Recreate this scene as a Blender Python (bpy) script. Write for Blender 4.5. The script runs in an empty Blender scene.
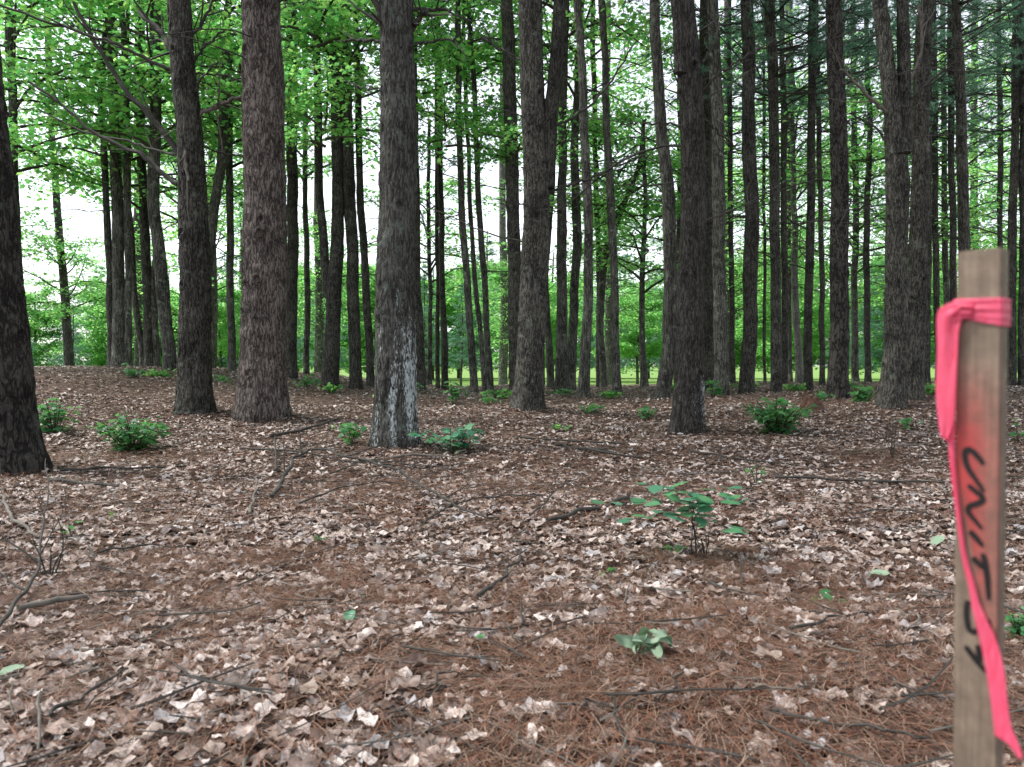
import bpy, math, random
import numpy as np
from mathutils import Vector
R = math.radians
scene = bpy.context.scene
COL = scene.collection

# ------------------------------------------------------------------ camera, sky, sun, exposure
F = 804.0; CX, CY = 512.0, 383.5; HOR = 370.0
CAM_Z = 0.95
PITCH = -math.atan((CY-HOR)/F)
cd = bpy.data.cameras.new("camera"); cam = bpy.data.objects.new("camera", cd); COL.objects.link(cam)
cam.location = (0, 0, CAM_Z); cam.rotation_euler = (math.pi/2+PITCH, 0, 0)
cd.sensor_width = 36.0; cd.lens = F/1024*36; cd.clip_start = 0.05; cd.clip_end = 4000
cd.dof.use_dof = True; cd.dof.focus_distance = 9.0; cd.dof.aperture_fstop = 5.6
scene.camera = cam

SUN_EL, SUN_AZ = R(56), R(-80)      # veiled sun, high on the open side of the wood
w = bpy.data.worlds.new("World"); scene.world = w; w.use_nodes = True
nt = w.node_tree; nt.nodes.clear()
out = nt.nodes.new('ShaderNodeOutputWorld'); bg = nt.nodes.new('ShaderNodeBackground')
sky = nt.nodes.new('ShaderNodeTexSky'); sky.sky_type = 'NISHITA'; sky.sun_disc = False
sky.sun_elevation = SUN_EL; sky.sun_rotation = SUN_AZ
sky.dust_density = 1.5; sky.air_density = 1.0; sky.ozone_density = 1.0
hs = nt.nodes.new('ShaderNodeHueSaturation'); hs.inputs['Saturation'].default_value = 0.30   # overcast: nearly colourless sky
nt.links.new(sky.outputs[0], hs.inputs['Color']); nt.links.new(hs.outputs[0], bg.inputs[0])
bg.inputs[1].default_value = 0.15
nt.links.new(bg.outputs[0], out.inputs[0])
sd = bpy.data.lights.new("sun", 'SUN'); sd.energy = 1.5; sd.angle = R(10); sd.color = (1.0, 0.97, 0.92)
so = bpy.data.objects.new("sun", sd); COL.objects.link(so)
dvec = Vector((math.sin(SUN_AZ)*math.cos(SUN_EL), math.cos(SUN_AZ)*math.cos(SUN_EL), math.sin(SUN_EL)))
so.rotation_euler = dvec.to_track_quat('Z', 'Y').to_euler()
vs = scene.view_settings
vs.view_transform = 'Standard'; vs.look = 'None'; vs.gamma = 1; vs.use_curve_mapping = False
vs.exposure = 1.38
cy = scene.cycles
cy.max_bounces = 6; cy.diffuse_bounces = 3; cy.glossy_bounces = 2; cy.transmission_bounces = 3; cy.transparent_max_bounces = 4
cy.use_denoising = True
cy.sample_clamp_indirect = 4

# ------------------------------------------------------------------ maths helpers
rng = np.random.default_rng(11)
def smooth(a, b, x):
    t = np.clip((np.asarray(x, float)-a)/(b-a), 0, 1); return t*t*(3-2*t)
def _hash(ix, iy, iz):
    h = (ix.astype(np.int64)*374761393 + iy.astype(np.int64)*668265263 + iz.astype(np.int64)*2147483647) & 0x7fffffff
    h = ((h ^ (h >> 13))*1274126177) & 0x7fffffff
    h = (h ^ (h >> 16)) & 0xffff
    return h/65535.0
def vnoise(x, y, z=0.0):
    x, y, z = np.broadcast_arrays(np.asarray(x, float), np.asarray(y, float), np.asarray(z, float))
    ix, iy, iz = np.floor(x), np.floor(y), np.floor(z)
    fx, fy, fz = x-ix, y-iy, z-iz
    fx, fy, fz = fx*fx*(3-2*fx), fy*fy*(3-2*fy), fz*fz*(3-2*fz)
    r = 0
    for dx in (0, 1):
        for dy in (0, 1):
            for dz in (0, 1):
                r = r + _hash(ix+dx, iy+dy, iz+dz)*(fx if dx else 1-fx)*(fy if dy else 1-fy)*(fz if dz else 1-fz)
    return r
MOUNDS = [(-4.81, 7.7), (-4.98, 12.6), (-3.86, 12.4), (-1.41, 9.6), (.25, 13.6), (2.37, 10.9), (6.38, 13.5), (7.36, 14.8)]
def mound(x, y, w_):
    return sum(np.exp(-((x-a)**2+(y-b)**2)/w_**2) for a, b in MOUNDS)
def H(x, y):
    x = np.asarray(x, float); y = np.asarray(y, float)
    base = 0.38*smooth(7, 17, y) + 0.62*smooth(-1.5, -10, x)*smooth(8, 21, y) + 0.12*smooth(2, 9, x)*smooth(6, 12, y)
    fall = smooth(27, 48, y)
    h = base*(1-fall) - 0.2*fall
    micro = (vnoise(x*0.55+7, y*0.55)-.5)*0.09 + (vnoise(x*2.1, y*2.1+3)-.5)*0.03
    micro = micro + 0.07*mound(x, y, .6)
    far = smooth(300, 1200, np.hypot(x, y))*6
    return h + micro*(1-smooth(30, 60, y)) + far
def h1(x, y): return float(H(x, y))
SP, CP = math.sin(PITCH), math.cos(PITCH)
def ray(px, py):
    u = (px-CX)/F; v = (CY-py)/F
    return np.array([u, CP - v*SP, SP + v*CP])
def at(px, py, Y):
    d = ray(px, py); return np.array([0, 0, CAM_Z]) + d*(Y/d[1])
def onground(px, py, ymax=32.):
    d = ray(px, py)
    ys = np.arange(1.0, ymax, 0.02); t = ys/d[1]
    z = CAM_Z+d[2]*t; g = H(d[0]*t, ys)
    k = np.nonzero(z <= g)[0]
    if len(k) == 0: return None
    Y = ys[k[0]]; X = d[0]*Y/d[1]
    return np.array([X, Y, h1(X, Y)])

# ------------------------------------------------------------------ mesh helpers
def mk_mesh(name, V, loops, sizes, mats, midx=None, smooth_=False):
    me = bpy.data.meshes.new(name)
    V = np.asarray(V, np.float32); loops = np.asarray(loops, np.int32); sizes = np.asarray(sizes, np.int32)
    me.vertices.add(len(V)); me.vertices.foreach_set("co", V.ravel())
    me.loops.add(len(loops)); me.loops.foreach_set("vertex_index", loops)
    starts = np.zeros(len(sizes), np.int32); starts[1:] = np.cumsum(sizes)[:-1]
    me.polygons.add(len(sizes)); me.polygons.foreach_set("loop_start", starts)
    try: me.polygons.foreach_set("loop_total", sizes)
    except Exception: pass
    for m in (mats if isinstance(mats, (list, tuple)) else [mats]): me.materials.append(m)
    if midx is not None: me.polygons.foreach_set("material_index", np.asarray(midx, np.int32))
    me.polygons.foreach_set("use_smooth", np.full(len(sizes), bool(smooth_)))
    me.update(calc_edges=True); me.validate()
    return me
class Acc:
    def __init__(s): s.V = []; s.L = []; s.S = []; s.M = []; s.n = 0
    def add(s, V, L, S, m=0):
        V = np.asarray(V, float).reshape(-1, 3)
        s.V.append(V); s.L.append(np.asarray(L, np.int64).ravel()+s.n); S = np.asarray(S, np.int64).ravel(); s.S.append(S)
        s.M.append(np.full(len(S), m)); s.n += len(V)
    def mesh(s, name, mats, smooth_=False):
        return mk_mesh(name, np.concatenate(s.V), np.concatenate(s.L), np.concatenate(s.S), mats, np.concatenate(s.M), smooth_)
def link(name, me, parent=None, loc=None):
    o = bpy.data.objects.new(name, me); COL.objects.link(o)
    if parent is not None: o.parent = parent
    if loc is not None: o.location = loc
    return o
def thing(name, label, cat, loc=(0, 0, 0), group=None, me=None):
    o = bpy.data.objects.new(name, me); COL.objects.link(o); o.location = loc
    o['label'] = label; o['category'] = cat
    if group: o['group'] = group
    return o
def tube(acc, P, rad, sides=6, m=0, cap=True):
    P = np.asarray(P, float); rad = np.asarray(rad, float); n = len(P)
    T = np.gradient(P, axis=0); T /= np.linalg.norm(T, axis=1)[:, None]+1e-9
    ref = np.array([0, 0, 1.0]) if abs(T[0][2]) < 0.85 else np.array([1.0, 0, 0])
    A = np.cross(T, ref); A /= np.linalg.norm(A, axis=1)[:, None]+1e-9
    B = np.cross(A, T)
    a = np.arange(sides)*2*np.pi/sides
    V = P[:, None, :] + rad[:, None, None]*(np.cos(a)[None, :, None]*A[:, None, :] + np.sin(a)[None, :, None]*B[:, None, :])
    i = np.arange(n-1)[:, None]*sides; j = np.arange(sides)[None, :]; j2 = (j+1) % sides
    Q = np.stack([i+j, i+j2, i+sides+j2, i+sides+j], -1).reshape(-1, 4)
    acc.add(V.reshape(-1, 3), Q, np.full(len(Q), 4), m)
    if cap and sides > 2:
        acc.add(V[-1], np.arange(sides), [sides], m); acc.add(V[0], np.arange(sides)[::-1], [sides], m)
def spline(W, n):
    """Catmull-Rom through rows of W, n samples, parameter by row index of first column order"""
    W = np.asarray(W, float); k = len(W)
    if k == 2:
        t = np.linspace(0, 1, n)[:, None]; return W[0]*(1-t)+W[1]*t
    Pd = np.vstack([2*W[0]-W[1], W, 2*W[-1]-W[-2]])
    s = np.linspace(0, k-1-1e-9, n); i = s.astype(int); t = (s-i)[:, None]
    p0, p1, p2, p3 = Pd[i], Pd[i+1], Pd[i+2], Pd[i+3]
    return 0.5*((2*p1)+(-p0+p2)*t+(2*p0-5*p1+4*p2-p3)*t*t+(-p0+3*p1-3*p2+p3)*t**3)
def frames(N, r):
    """random spin frames about normals N -> (n,3,3) columns X,Y,Z=N"""
    N = N/np.linalg.norm(N, axis=1)[:, None]
    q = r.normal(size=N.shape); X = q - (q*N).sum(1)[:, None]*N; X /= np.linalg.norm(X, axis=1)[:, None]+1e-9
    Y = np.cross(N, X)
    return np.stack([X, Y, N], 2)
def scatter(acc, tv, P, M, S, m=0, faces=None):
    """instances of template tv (k,3) at P with frames M (n,3,3) and scale S; faces: list of index tuples, default one n-gon"""
    k = len(tv); n = len(P)
    V = np.einsum('nij,kj->nki', M, tv)*S[:, None, None] + P[:, None, :]
    if faces is None: faces = [tuple(range(k))]
    fl = np.concatenate([np.array(f) for f in faces]); fs = np.array([len(f) for f in faces])
    L = (np.arange(n)[:, None]*k + fl[None, :]).ravel()
    acc.add(V.reshape(-1, 3), L, np.tile(fs, n), m)

# ------------------------------------------------------------------ materials
def mat(name):
    m = bpy.data.materials.new(name); m.use_nodes = True; nt = m.node_tree; nt.nodes.clear()
    o = nt.nodes.new('ShaderNodeOutputMaterial'); return m, nt, o
def N(nt, typ, **kw):
    n = nt.nodes.new(typ)
    for k, v in kw.items():
        if k.startswith('i_'):
            key = k[2:]; key = int(key) if key.isdigit() else key.replace('_', ' ')
            n.inputs[key].default_value = v
        else: setattr(n, k, v)
    return n
def ramp(nt, stops, interp='LINEAR'):
    r = nt.nodes.new('ShaderNodeValToRGB'); r.color_ramp.interpolation = interp
    e = r.color_ramp.elements
    while len(e) > 1: e.remove(e[-1])
    e[0].position = stops[0][0]; c = stops[0][1]; e[0].color = (*c, 1) if len(c) == 3 else c
    for p, c in stops[1:]:
        q = e.new(p); q.color = (*c, 1) if len(c) == 3 else c
    return r
def leaf_mat(name, cols, trans, tmix=0.5, rough=0.5):
    m, nt, o = mat(name)
    g = N(nt, 'ShaderNodeNewGeometry'); rp = ramp(nt, [(i/(max(1, len(cols)-1)), c) for i, c in enumerate(cols)])
    nt.links.new(g.outputs['Random Per Island'], rp.inputs[0])
    tp = ramp(nt, [(i/(max(1, len(trans)-1)), c) for i, c in enumerate(trans)])
    nt.links.new(g.outputs['Random Per Island'], tp.inputs[0])
    p = N(nt, 'ShaderNodeBsdfPrincipled', i_Roughness=rough); p.inputs['Specular IOR Level'].default_value = 0.35
    nt.links.new(rp.outputs[0], p.inputs['Base Color'])
    t = N(nt, 'ShaderNodeBsdfTranslucent'); nt.links.new(tp.outputs[0], t.inputs[0])
    mx = N(nt, 'ShaderNodeMixShader', i_0=tmix)
    nt.links.new(p.outputs[0], mx.inputs[1]); nt.links.new(t.outputs[0], mx.inputs[2]); nt.links.new(mx.outputs[0], o.inputs[0])
    return m
def litter_mat(name, cols, lo, hi, sc):
    m = leaf_mat(name, cols, [(0.3, 0.2, 0.14)], 0.08, 0.6); nt = m.node_tree
    p = [n for n in nt.nodes if n.type == 'BSDF_PRINCIPLED'][0]; src = p.inputs['Base Color'].links[0].from_socket
    tc = N(nt, 'ShaderNodeTexCoord'); nz = N(nt, 'ShaderNodeTexNoise', i_Scale=sc, i_Detail=5.0, i_Roughness=.7); nt.links.new(tc.outputs['Object'], nz.inputs['Vector'])
    mr = N(nt, 'ShaderNodeMapRange'); mr.inputs[1].default_value = .33; mr.inputs[2].default_value = .62; mr.inputs[3].default_value = lo; mr.inputs[4].default_value = hi; nt.links.new(nz.outputs[0], mr.inputs[0])
    h = N(nt, 'ShaderNodeHueSaturation'); nt.links.new(mr.outputs[0], h.inputs['Value']); nt.links.new(src, h.inputs['Color']); nt.links.new(h.outputs[0], p.inputs['Base Color'])
    return m
def bark_mat(name, dark, light, lichen=(0.2, 0.23, 0.19), lich=0.5, vs_=9., hs_=34., resin=False, bump=0.6, rk=0.0):
    m, nt, o = mat(name)
    tc = N(nt, 'ShaderNodeTexCoord'); oi = N(nt, 'ShaderNodeObjectInfo')
    ad = N(nt, 'ShaderNodeVectorMath', operation='ADD'); nt.links.new(tc.outputs['Object'], ad.inputs[0])
    cb = N(nt, 'ShaderNodeCombineXYZ'); mm = N(nt, 'ShaderNodeMath', operation='MULTIPLY', i_1=37.0)
    nt.links.new(oi.outputs['Random'], mm.inputs[0]); nt.links.new(mm.outputs[0], cb.inputs[2]); nt.links.new(cb.outputs[0], ad.inputs[1])
    mp = N(nt, 'ShaderNodeMapping'); mp.inputs['Scale'].default_value = (hs_, hs_, vs_); nt.links.new(ad.outputs[0], mp.inputs[0])
    wob = N(nt, 'ShaderNodeTexNoise', i_Scale=1.1, i_Detail=4.0); nt.links.new(mp.outputs[0], wob.inputs['Vector'])
    wsc = N(nt, 'ShaderNodeVectorMath', operation='SCALE'); wsc.inputs['Scale'].default_value = 3.0; nt.links.new(wob.outputs['Color'], wsc.inputs[0])
    mad = N(nt, 'ShaderNodeVectorMath', operation='ADD'); nt.links.new(mp.outputs[0], mad.inputs[0]); nt.links.new(wsc.outputs[0], mad.inputs[1])
    vo = N(nt, 'ShaderNodeTexVoronoi', feature='DISTANCE_TO_EDGE', i_Scale=0.8); nt.links.new(mad.outputs[0], vo.inputs['Vector'])
    mp4 = N(nt, 'ShaderNodeMapping'); mp4.inputs['Scale'].default_value = (55, 55, 24); nt.links.new(ad.outputs[0], mp4.inputs[0])
    nz = N(nt, 'ShaderNodeTexNoise', i_Scale=1.0, i_Detail=9.0, i_Roughness=0.75); nt.links.new(mp4.outputs[0], nz.inputs['Vector'])
    big = N(nt, 'ShaderNodeTexNoise', i_Scale=2.6, i_Detail=4.0); nt.links.new(ad.outputs[0], big.inputs['Vector'])
    mr = N(nt, 'ShaderNodeMapRange'); mr.inputs[2].default_value = 0.17; mr.inputs[3].default_value = 0.42; nt.links.new(vo.outputs['Distance'], mr.inputs[0])
    hgt = N(nt, 'ShaderNodeMath', operation='MULTIPLY'); nt.links.new(mr.outputs[0], hgt.inputs[0]); nt.links.new(nz.outputs[0], hgt.inputs[1])
    h2 = N(nt, 'ShaderNodeMath', operation='MULTIPLY_ADD', i_1=0.45, i_2=-0.2); nt.links.new(big.outputs[0], h2.inputs[0])
    h3 = N(nt, 'ShaderNodeMath', operation='ADD'); nt.links.new(h2.outputs[0], h3.inputs[0]); nt.links.new(hgt.outputs[0], h3.inputs[1])
    cr = ramp(nt, [(0.16, tuple(c*0.3 for c in dark)), (0.36, dark), (0.52, tuple(a_*.45+b_*.55 for a_, b_ in zip(dark, light))), (0.68, light)]); nt.links.new(h3.outputs[0], cr.inputs[0])
    # lichen patches
    n2 = N(nt, 'ShaderNodeTexNoise', i_Scale=7.0, i_Detail=7.0, i_Roughness=0.65); nt.links.new(ad.outputs[0], n2.inputs['Vector'])
    lr = ramp(nt, [(0.56, (0, 0, 0)), (0.72, (lich, lich, lich))]); nt.links.new(n2.outputs[0], lr.inputs[0])
    mx = N(nt, 'ShaderNodeMix', data_type='RGBA'); nt.links.new(lr.outputs[0], mx.inputs[0]); nt.links.new(cr.outputs[0], mx.inputs[6]); mx.inputs[7].default_value = (*lichen, 1)
    # per-tree tone
    tone = N(nt, 'ShaderNodeMapRange'); tone.inputs[3].default_value = 0.75; tone.inputs[4].default_value = 1.25; nt.links.new(oi.outputs['Random'], tone.inputs[0])
    hsv = N(nt, 'ShaderNodeHueSaturation'); nt.links.new(tone.outputs[0], hsv.inputs['Value']); nt.links.new(mx.outputs[2], hsv.inputs['Color'])
    col = hsv.outputs[0]
    if resin:
        # dried white resin runs down the lower trunk
        mp2 = N(nt, 'ShaderNodeMapping'); mp2.inputs['Scale'].default_value = (58, 58, 15.0); nt.links.new(tc.outputs['Object'], mp2.inputs[0])
        rn = N(nt, 'ShaderNodeTexNoise', i_Scale=1.0, i_Detail=8.0, i_Roughness=0.72); nt.links.new(mp2.outputs[0], rn.inputs['Vector'])
        mp3 = N(nt, 'ShaderNodeMapping'); mp3.inputs['Scale'].default_value = (7, 7, 0.5); nt.links.new(tc.outputs['Object'], mp3.inputs[0])
        rn3 = N(nt, 'ShaderNodeTexNoise', i_Scale=1.0, i_Detail=2.0); nt.links.new(mp3.outputs[0], rn3.inputs['Vector'])
        sx = N(nt, 'ShaderNodeSeparateXYZ'); nt.links.new(tc.outputs['Object'], sx.inputs[0])
        zr = N(nt, 'ShaderNodeMapRange'); zr.inputs[1].default_value = resin; zr.inputs[2].default_value = resin*0.3; nt.links.new(sx.outputs[2], zr.inputs[0])
        a1 = N(nt, 'ShaderNodeMath', operation='MULTIPLY_ADD', i_1=0.35); nt.links.new(zr.outputs[0], a1.inputs[0]); nt.links.new(rn3.outputs[0], a1.inputs[2])
        a2 = N(nt, 'ShaderNodeMath', operation='MULTIPLY'); nt.links.new(a1.outputs[0], a2.inputs[0]); nt.links.new(rn.outputs[0], a2.inputs[1])
        rr = ramp(nt, [(0.445+rk, (0, 0, 0)), (0.52+rk, (0.9, 0.9, 0.9))]); nt.links.new(a2.outputs[0], rr.inputs[0])
        mm2 = N(nt, 'ShaderNodeMath', operation='MULTIPLY'); nt.links.new(rr.outputs[0], mm2.inputs[0])
        zz = N(nt, 'ShaderNodeMapRange'); zz.inputs[1].default_value = resin; zz.inputs[2].default_value = resin*0.75; nt.links.new(sx.outputs[2], zz.inputs[0]); nt.links.new(zz.outputs[0], mm2.inputs[1])
        mx2 = N(nt, 'ShaderNodeMix', data_type='RGBA'); nt.links.new(mm2.outputs[0], mx2.inputs[0]); nt.links.new(col, mx2.inputs[6]); mx2.inputs[7].default_value = (0.58, 0.64, 0.64, 1)
        col = mx2.outputs[2]
    bp = N(nt, 'ShaderNodeBump', i_Strength=bump, i_Distance=0.05); nt.links.new(hgt.outputs[0], bp.inputs['Height'])
    p = N(nt, 'ShaderNodeBsdfPrincipled', i_Roughness=0.9); p.inputs['Specular IOR Level'].default_value = 0.2
    nt.links.new(col, p.inputs['Base Color']); nt.links.new(bp.outputs[0], p.inputs['Normal']); nt.links.new(p.outputs[0], o.inputs[0])
    return m
def plain(name, c, rough=0.8, var=0.3, sc=30.):
    m, nt, o = mat(name)
    tc = N(nt, 'ShaderNodeTexCoord'); nz = N(nt, 'ShaderNodeTexNoise', i_Scale=sc, i_Detail=5.0); nt.links.new(tc.outputs['Object'], nz.inputs['Vector'])
    rp = ramp(nt, [(0.3, tuple(x*(1-var) for x in c)), (0.7, tuple(x*(1+var) for x in c))]); nt.links.new(nz.outputs[0], rp.inputs[0])
    p = N(nt, 'ShaderNodeBsdfPrincipled', i_Roughness=rough); p.inputs['Specular IOR Level'].default_value = 0.25
    nt.links.new(rp.outputs[0], p.inputs['Base Color']); nt.links.new(p.outputs[0], o.inputs[0])
    return m
M = {}
M['pine'] = bark_mat('pine_bark', (0.025, 0.0235, 0.0195), (0.125, 0.119, 0.101), lich=0.5, vs_=5)
M['plate'] = bark_mat('plated_bark', (0.023, 0.020, 0.018), (0.120, 0.108, 0.096), lich=0.35, vs_=4.0, hs_=14, bump=1.0)
M['red'] = bark_mat('red_pine_bark', (0.060, 0.049, 0.043), (0.26, 0.225, 0.200), lichen=(0.27, 0.25, 0.22), lich=0.45, vs_=4.2, hs_=24, bump=1.0)
M['maple'] = bark_mat('grey_bark', (0.038, 0.037, 0.031), (0.150, 0.147, 0.125), lichen=(0.26, 0.29, 0.23), lich=0.8, vs_=3, hs_=26, bump=0.4)
M['pale'] = bark_mat('pale_bark', (0.14, 0.135, 0.12), (0.32, 0.31, 0.28), lichen=(0.40, 0.42, 0.36), lich=0.8, vs_=3, hs_=26, bump=0.35)
M['resin'] = bark_mat('resin_streaked_bark', (0.042, 0.040, 0.035), (0.135, 0.135, 0.118), lichen=(0.18, 0.22, 0.19), lich=0.7, vs_=4.5, hs_=26, resin=2.3, bump=0.9)
M['resin2'] = bark_mat('slightly_streaked_bark', (0.038, 0.033, 0.029), (0.122, 0.112, 0.100), lich=0.4, vs_=5, hs_=28, resin=1.5, rk=.085, bump=0.9)
M['dead'] = plain('dead_branch_wood', (0.040, 0.037, 0.032), var=0.4, sc=14)
M['deadpale'] = plain('weathered_branch_wood', (0.12, 0.107, 0.09), var=0.35, sc=14)
M['twig'] = plain('green_twig', (0.05, 0.045, 0.03))
M['leaf'] = leaf_mat('maple_leaf', [(0.040, 0.125, 0.040), (0.065, 0.175, 0.048), (0.11, 0.23, 0.050)], [(0.18, 0.58, 0.16), (0.31, 0.74, 0.19), (0.56, 0.88, 0.24)], 0.64)
M['needle'] = leaf_mat('pine_needle', [(0.055, 0.13, 0.09), (0.08, 0.17, 0.115), (0.11, 0.21, 0.13)], [(0.18, 0.42, 0.27), (0.26, 0.52, 0.32)], 0.45)
M['herb'] = leaf_mat('seedling_leaf', [(0.040, 0.14, 0.055), (0.065, 0.19, 0.075), (0.10, 0.24, 0.065)], [(0.09, 0.36, 0.09), (0.18, 0.50, 0.10)], 0.42, 0.45)
M['herb2'] = leaf_mat('broad_leaf', [(0.055, 0.18, 0.105), (0.075, 0.22, 0.13), (0.10, 0.26, 0.10)], [(0.12, 0.40, 0.20)], 0.3, 0.4)
M['wilt'] = leaf_mat('wilted_leaf', [(0.17, 0.25, 0.16), (0.27, 0.36, 0.25)], [(0.1, 0.2, 0.08)], 0.15, 0.7)
M['litter'] = litter_mat('dry_leaf', [(0.06, 0.036, 0.028), (0.17, 0.105, 0.078), (0.31, 0.24, 0.195), (0.52, 0.43, 0.38), (0.10, 0.060, 0.046), (0.43, 0.35, 0.31), (0.66, 0.58, 0.53), (0.22, 0.14, 0.105), (0.48, 0.39, 0.34), (0.13, 0.095, 0.08), (0.40, 0.38, 0.38), (0.28, 0.20, 0.16)], .42, 1.22, 42)
M['straw'] = leaf_mat('dead_pine_needle', [(0.035, 0.019, 0.014), (0.10, 0.049, 0.032), (0.22, 0.100, 0.056), (0.055, 0.032, 0.025), (0.31, 0.22, 0.16), (0.20, 0.066, 0.034)], [(0.2, 0.1, 0.06)], 0.06, 0.5)
M['grass'] = leaf_mat('grass_blade', [(0.07, 0.19, 0.03), (0.12, 0.26, 0.05)], [(0.2, 0.5, 0.06)], 0.35, 0.5)

def ground_mat():
    m, nt, o = mat('forest_floor_and_field')
    tc = N(nt, 'ShaderNodeTexCoord')
    def nz(sc, det, rough=0.6):
        n = N(nt, 'ShaderNodeTexNoise', i_Scale=sc, i_Detail=det, i_Roughness=rough); nt.links.new(tc.outputs['Object'], n.inputs['Vector']); return n
    n1 = nz(38, 8, 0.75); n2 = nz(1.3, 4); n3 = nz(9, 5, 0.7)
    vo = N(nt, 'ShaderNodeTexVoronoi', i_Scale=22.0); nt.links.new(tc.outputs['Object'], vo.inputs['Vector'])
    c1 = ramp(nt, [(0.34, (0.016, 0.011, 0.009)), (0.5, (0.050, 0.032, 0.025)), (0.66, (0.13, 0.085, 0.066))]); nt.links.new(n1.outputs[0], c1.inputs[0])
    sp = N(nt, 'ShaderNodeSeparateColor'); nt.links.new(vo.outputs['Color'], sp.inputs[0])
    c2 = ramp(nt, [(0.0, (0.09, 0.05, 0.035)), (0.5, (0.17, 0.11, 0.08)), (1.0, (0.33, 0.25, 0.20))]); nt.links.new(sp.outputs[0], c2.inputs[0])
    k = ramp(nt, [(0.46, (0, 0, 0)), (0.56, (0.8, 0.8, 0.8))]); nt.links.new(n3.outputs[0], k.inputs[0])
    mx = N(nt, 'ShaderNodeMix', data_type='RGBA'); nt.links.new(k.outputs[0], mx.inputs[0]); nt.links.new(c1.outputs[0], mx.inputs[6]); nt.links.new(c2.outputs[0], mx.inputs[7])
    # field grass beyond the wood
    sx = N(nt, 'ShaderNodeSeparateXYZ'); nt.links.new(tc.outputs['Object'], sx.inputs[0])
    ad = N(nt, 'ShaderNodeMath', operation='MULTIPLY_ADD', i_1=10.0); nt.links.new(n2.outputs[0], ad.inputs[0]); nt.links.new(sx.outputs[1], ad.inputs[2])
    mr = N(nt, 'ShaderNodeMapRange'); mr.inputs[1].default_value = 39; mr.inputs[2].default_value = 44; nt.links.new(ad.outputs[0], mr.inputs[0])
    g = ramp(nt, [(0.3, (0.11, 0.21, 0.045)), (0.7, (0.22, 0.34, 0.085))]); nt.links.new(n3.outputs[0], g.inputs[0])
    mf = N(nt, 'ShaderNodeMix', data_type='RGBA'); nt.links.new(mr.outputs[0], mf.inputs[0]); nt.links.new(mx.outputs[2], mf.inputs[6]); nt.links.new(g.outputs[0], mf.inputs[7])
    bp = N(nt, 'ShaderNodeBump', i_Strength=0.9, i_Distance=0.03); nt.links.new(n1.outputs[0], bp.inputs['Height'])
    p = N(nt, 'ShaderNodeBsdfPrincipled', i_Roughness=0.95); p.inputs['Specular IOR Level'].default_value = 0.15
    nt.links.new(mf.outputs[2], p.inputs['Base Color']); nt.links.new(bp.outputs[0], p.inputs['Normal']); nt.links.new(p.outputs[0], o.inputs[0])
    return m
M['ground'] = ground_mat()

# ------------------------------------------------------------------ ground: one sheet to the horizon
def graded(a, near, step, g, lim):
    v = [a]; s = step
    while v[-1] < lim:
        if v[-1] > near: s *= g
        v.append(v[-1]+s)
    return np.array(v)
gy = np.concatenate([-graded(1.0, 3, 0.3, 1.5, 900)[::-1], graded(-0.9, 26, 0.16, 1.10, 1800)])
gx0 = graded(0.0, 16, 0.2, 1.14, 1500); gx = np.concatenate([-gx0[:0:-1], gx0])
X, Y = np.meshgrid(gx, gy); Z = H(X, Y)
nx, ny = len(gx), len(gy)
i = np.arange(ny-1)[:, None]*nx; j = np.arange(nx-1)[None, :]
Q = np.stack([i+j, i+j+1, i+nx+j+1, i+nx+j], -1).reshape(-1, 4)
g = link('ground', mk_mesh('ground', np.stack([X, Y, Z], -1).reshape(-1, 3), Q.ravel(), np.full(len(Q), 4), M['ground'], smooth_=True)); g['kind'] = 'structure'

# ------------------------------------------------------------------ crown and branch prototypes (meshes shared by the trees)
MAPLE_LEAF = np.array([(0, -.5, 0), (.30, -.38, .03), (.28, -.12, .05), (.52, .06, -.03), (.26, .16, .04), (.17, .36, .03), (0, .55, -.04), (-.17, .36, .03), (-.26, .16, .04), (-.52, .06, -.03), (-.28, -.12, .05), (-.30, -.38, .03)])
ROUND_LEAF = np.array([(0, -.5, 0), (.28, -.25, .04), (.34, .05, .04), (.2, .35, .0), (0, .52, -.05), (-.2, .35, .0), (-.34, .05, .04), (-.28, -.25, .04)])
def limbpath(r, p, az, el, L, n=6, droop=0.1, wob=0.12):
    P = [np.array(p, float)]; a, e = az, el
    for k in range(n):
        a += r.normal(0, wob); e += r.normal(0, wob) - droop
        s = L/n
        P.append(P[-1] + s*np.array([math.cos(a)*math.cos(e), math.sin(a)*math.cos(e), math.sin(e)]))
    return np.array(P), a, e
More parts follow.
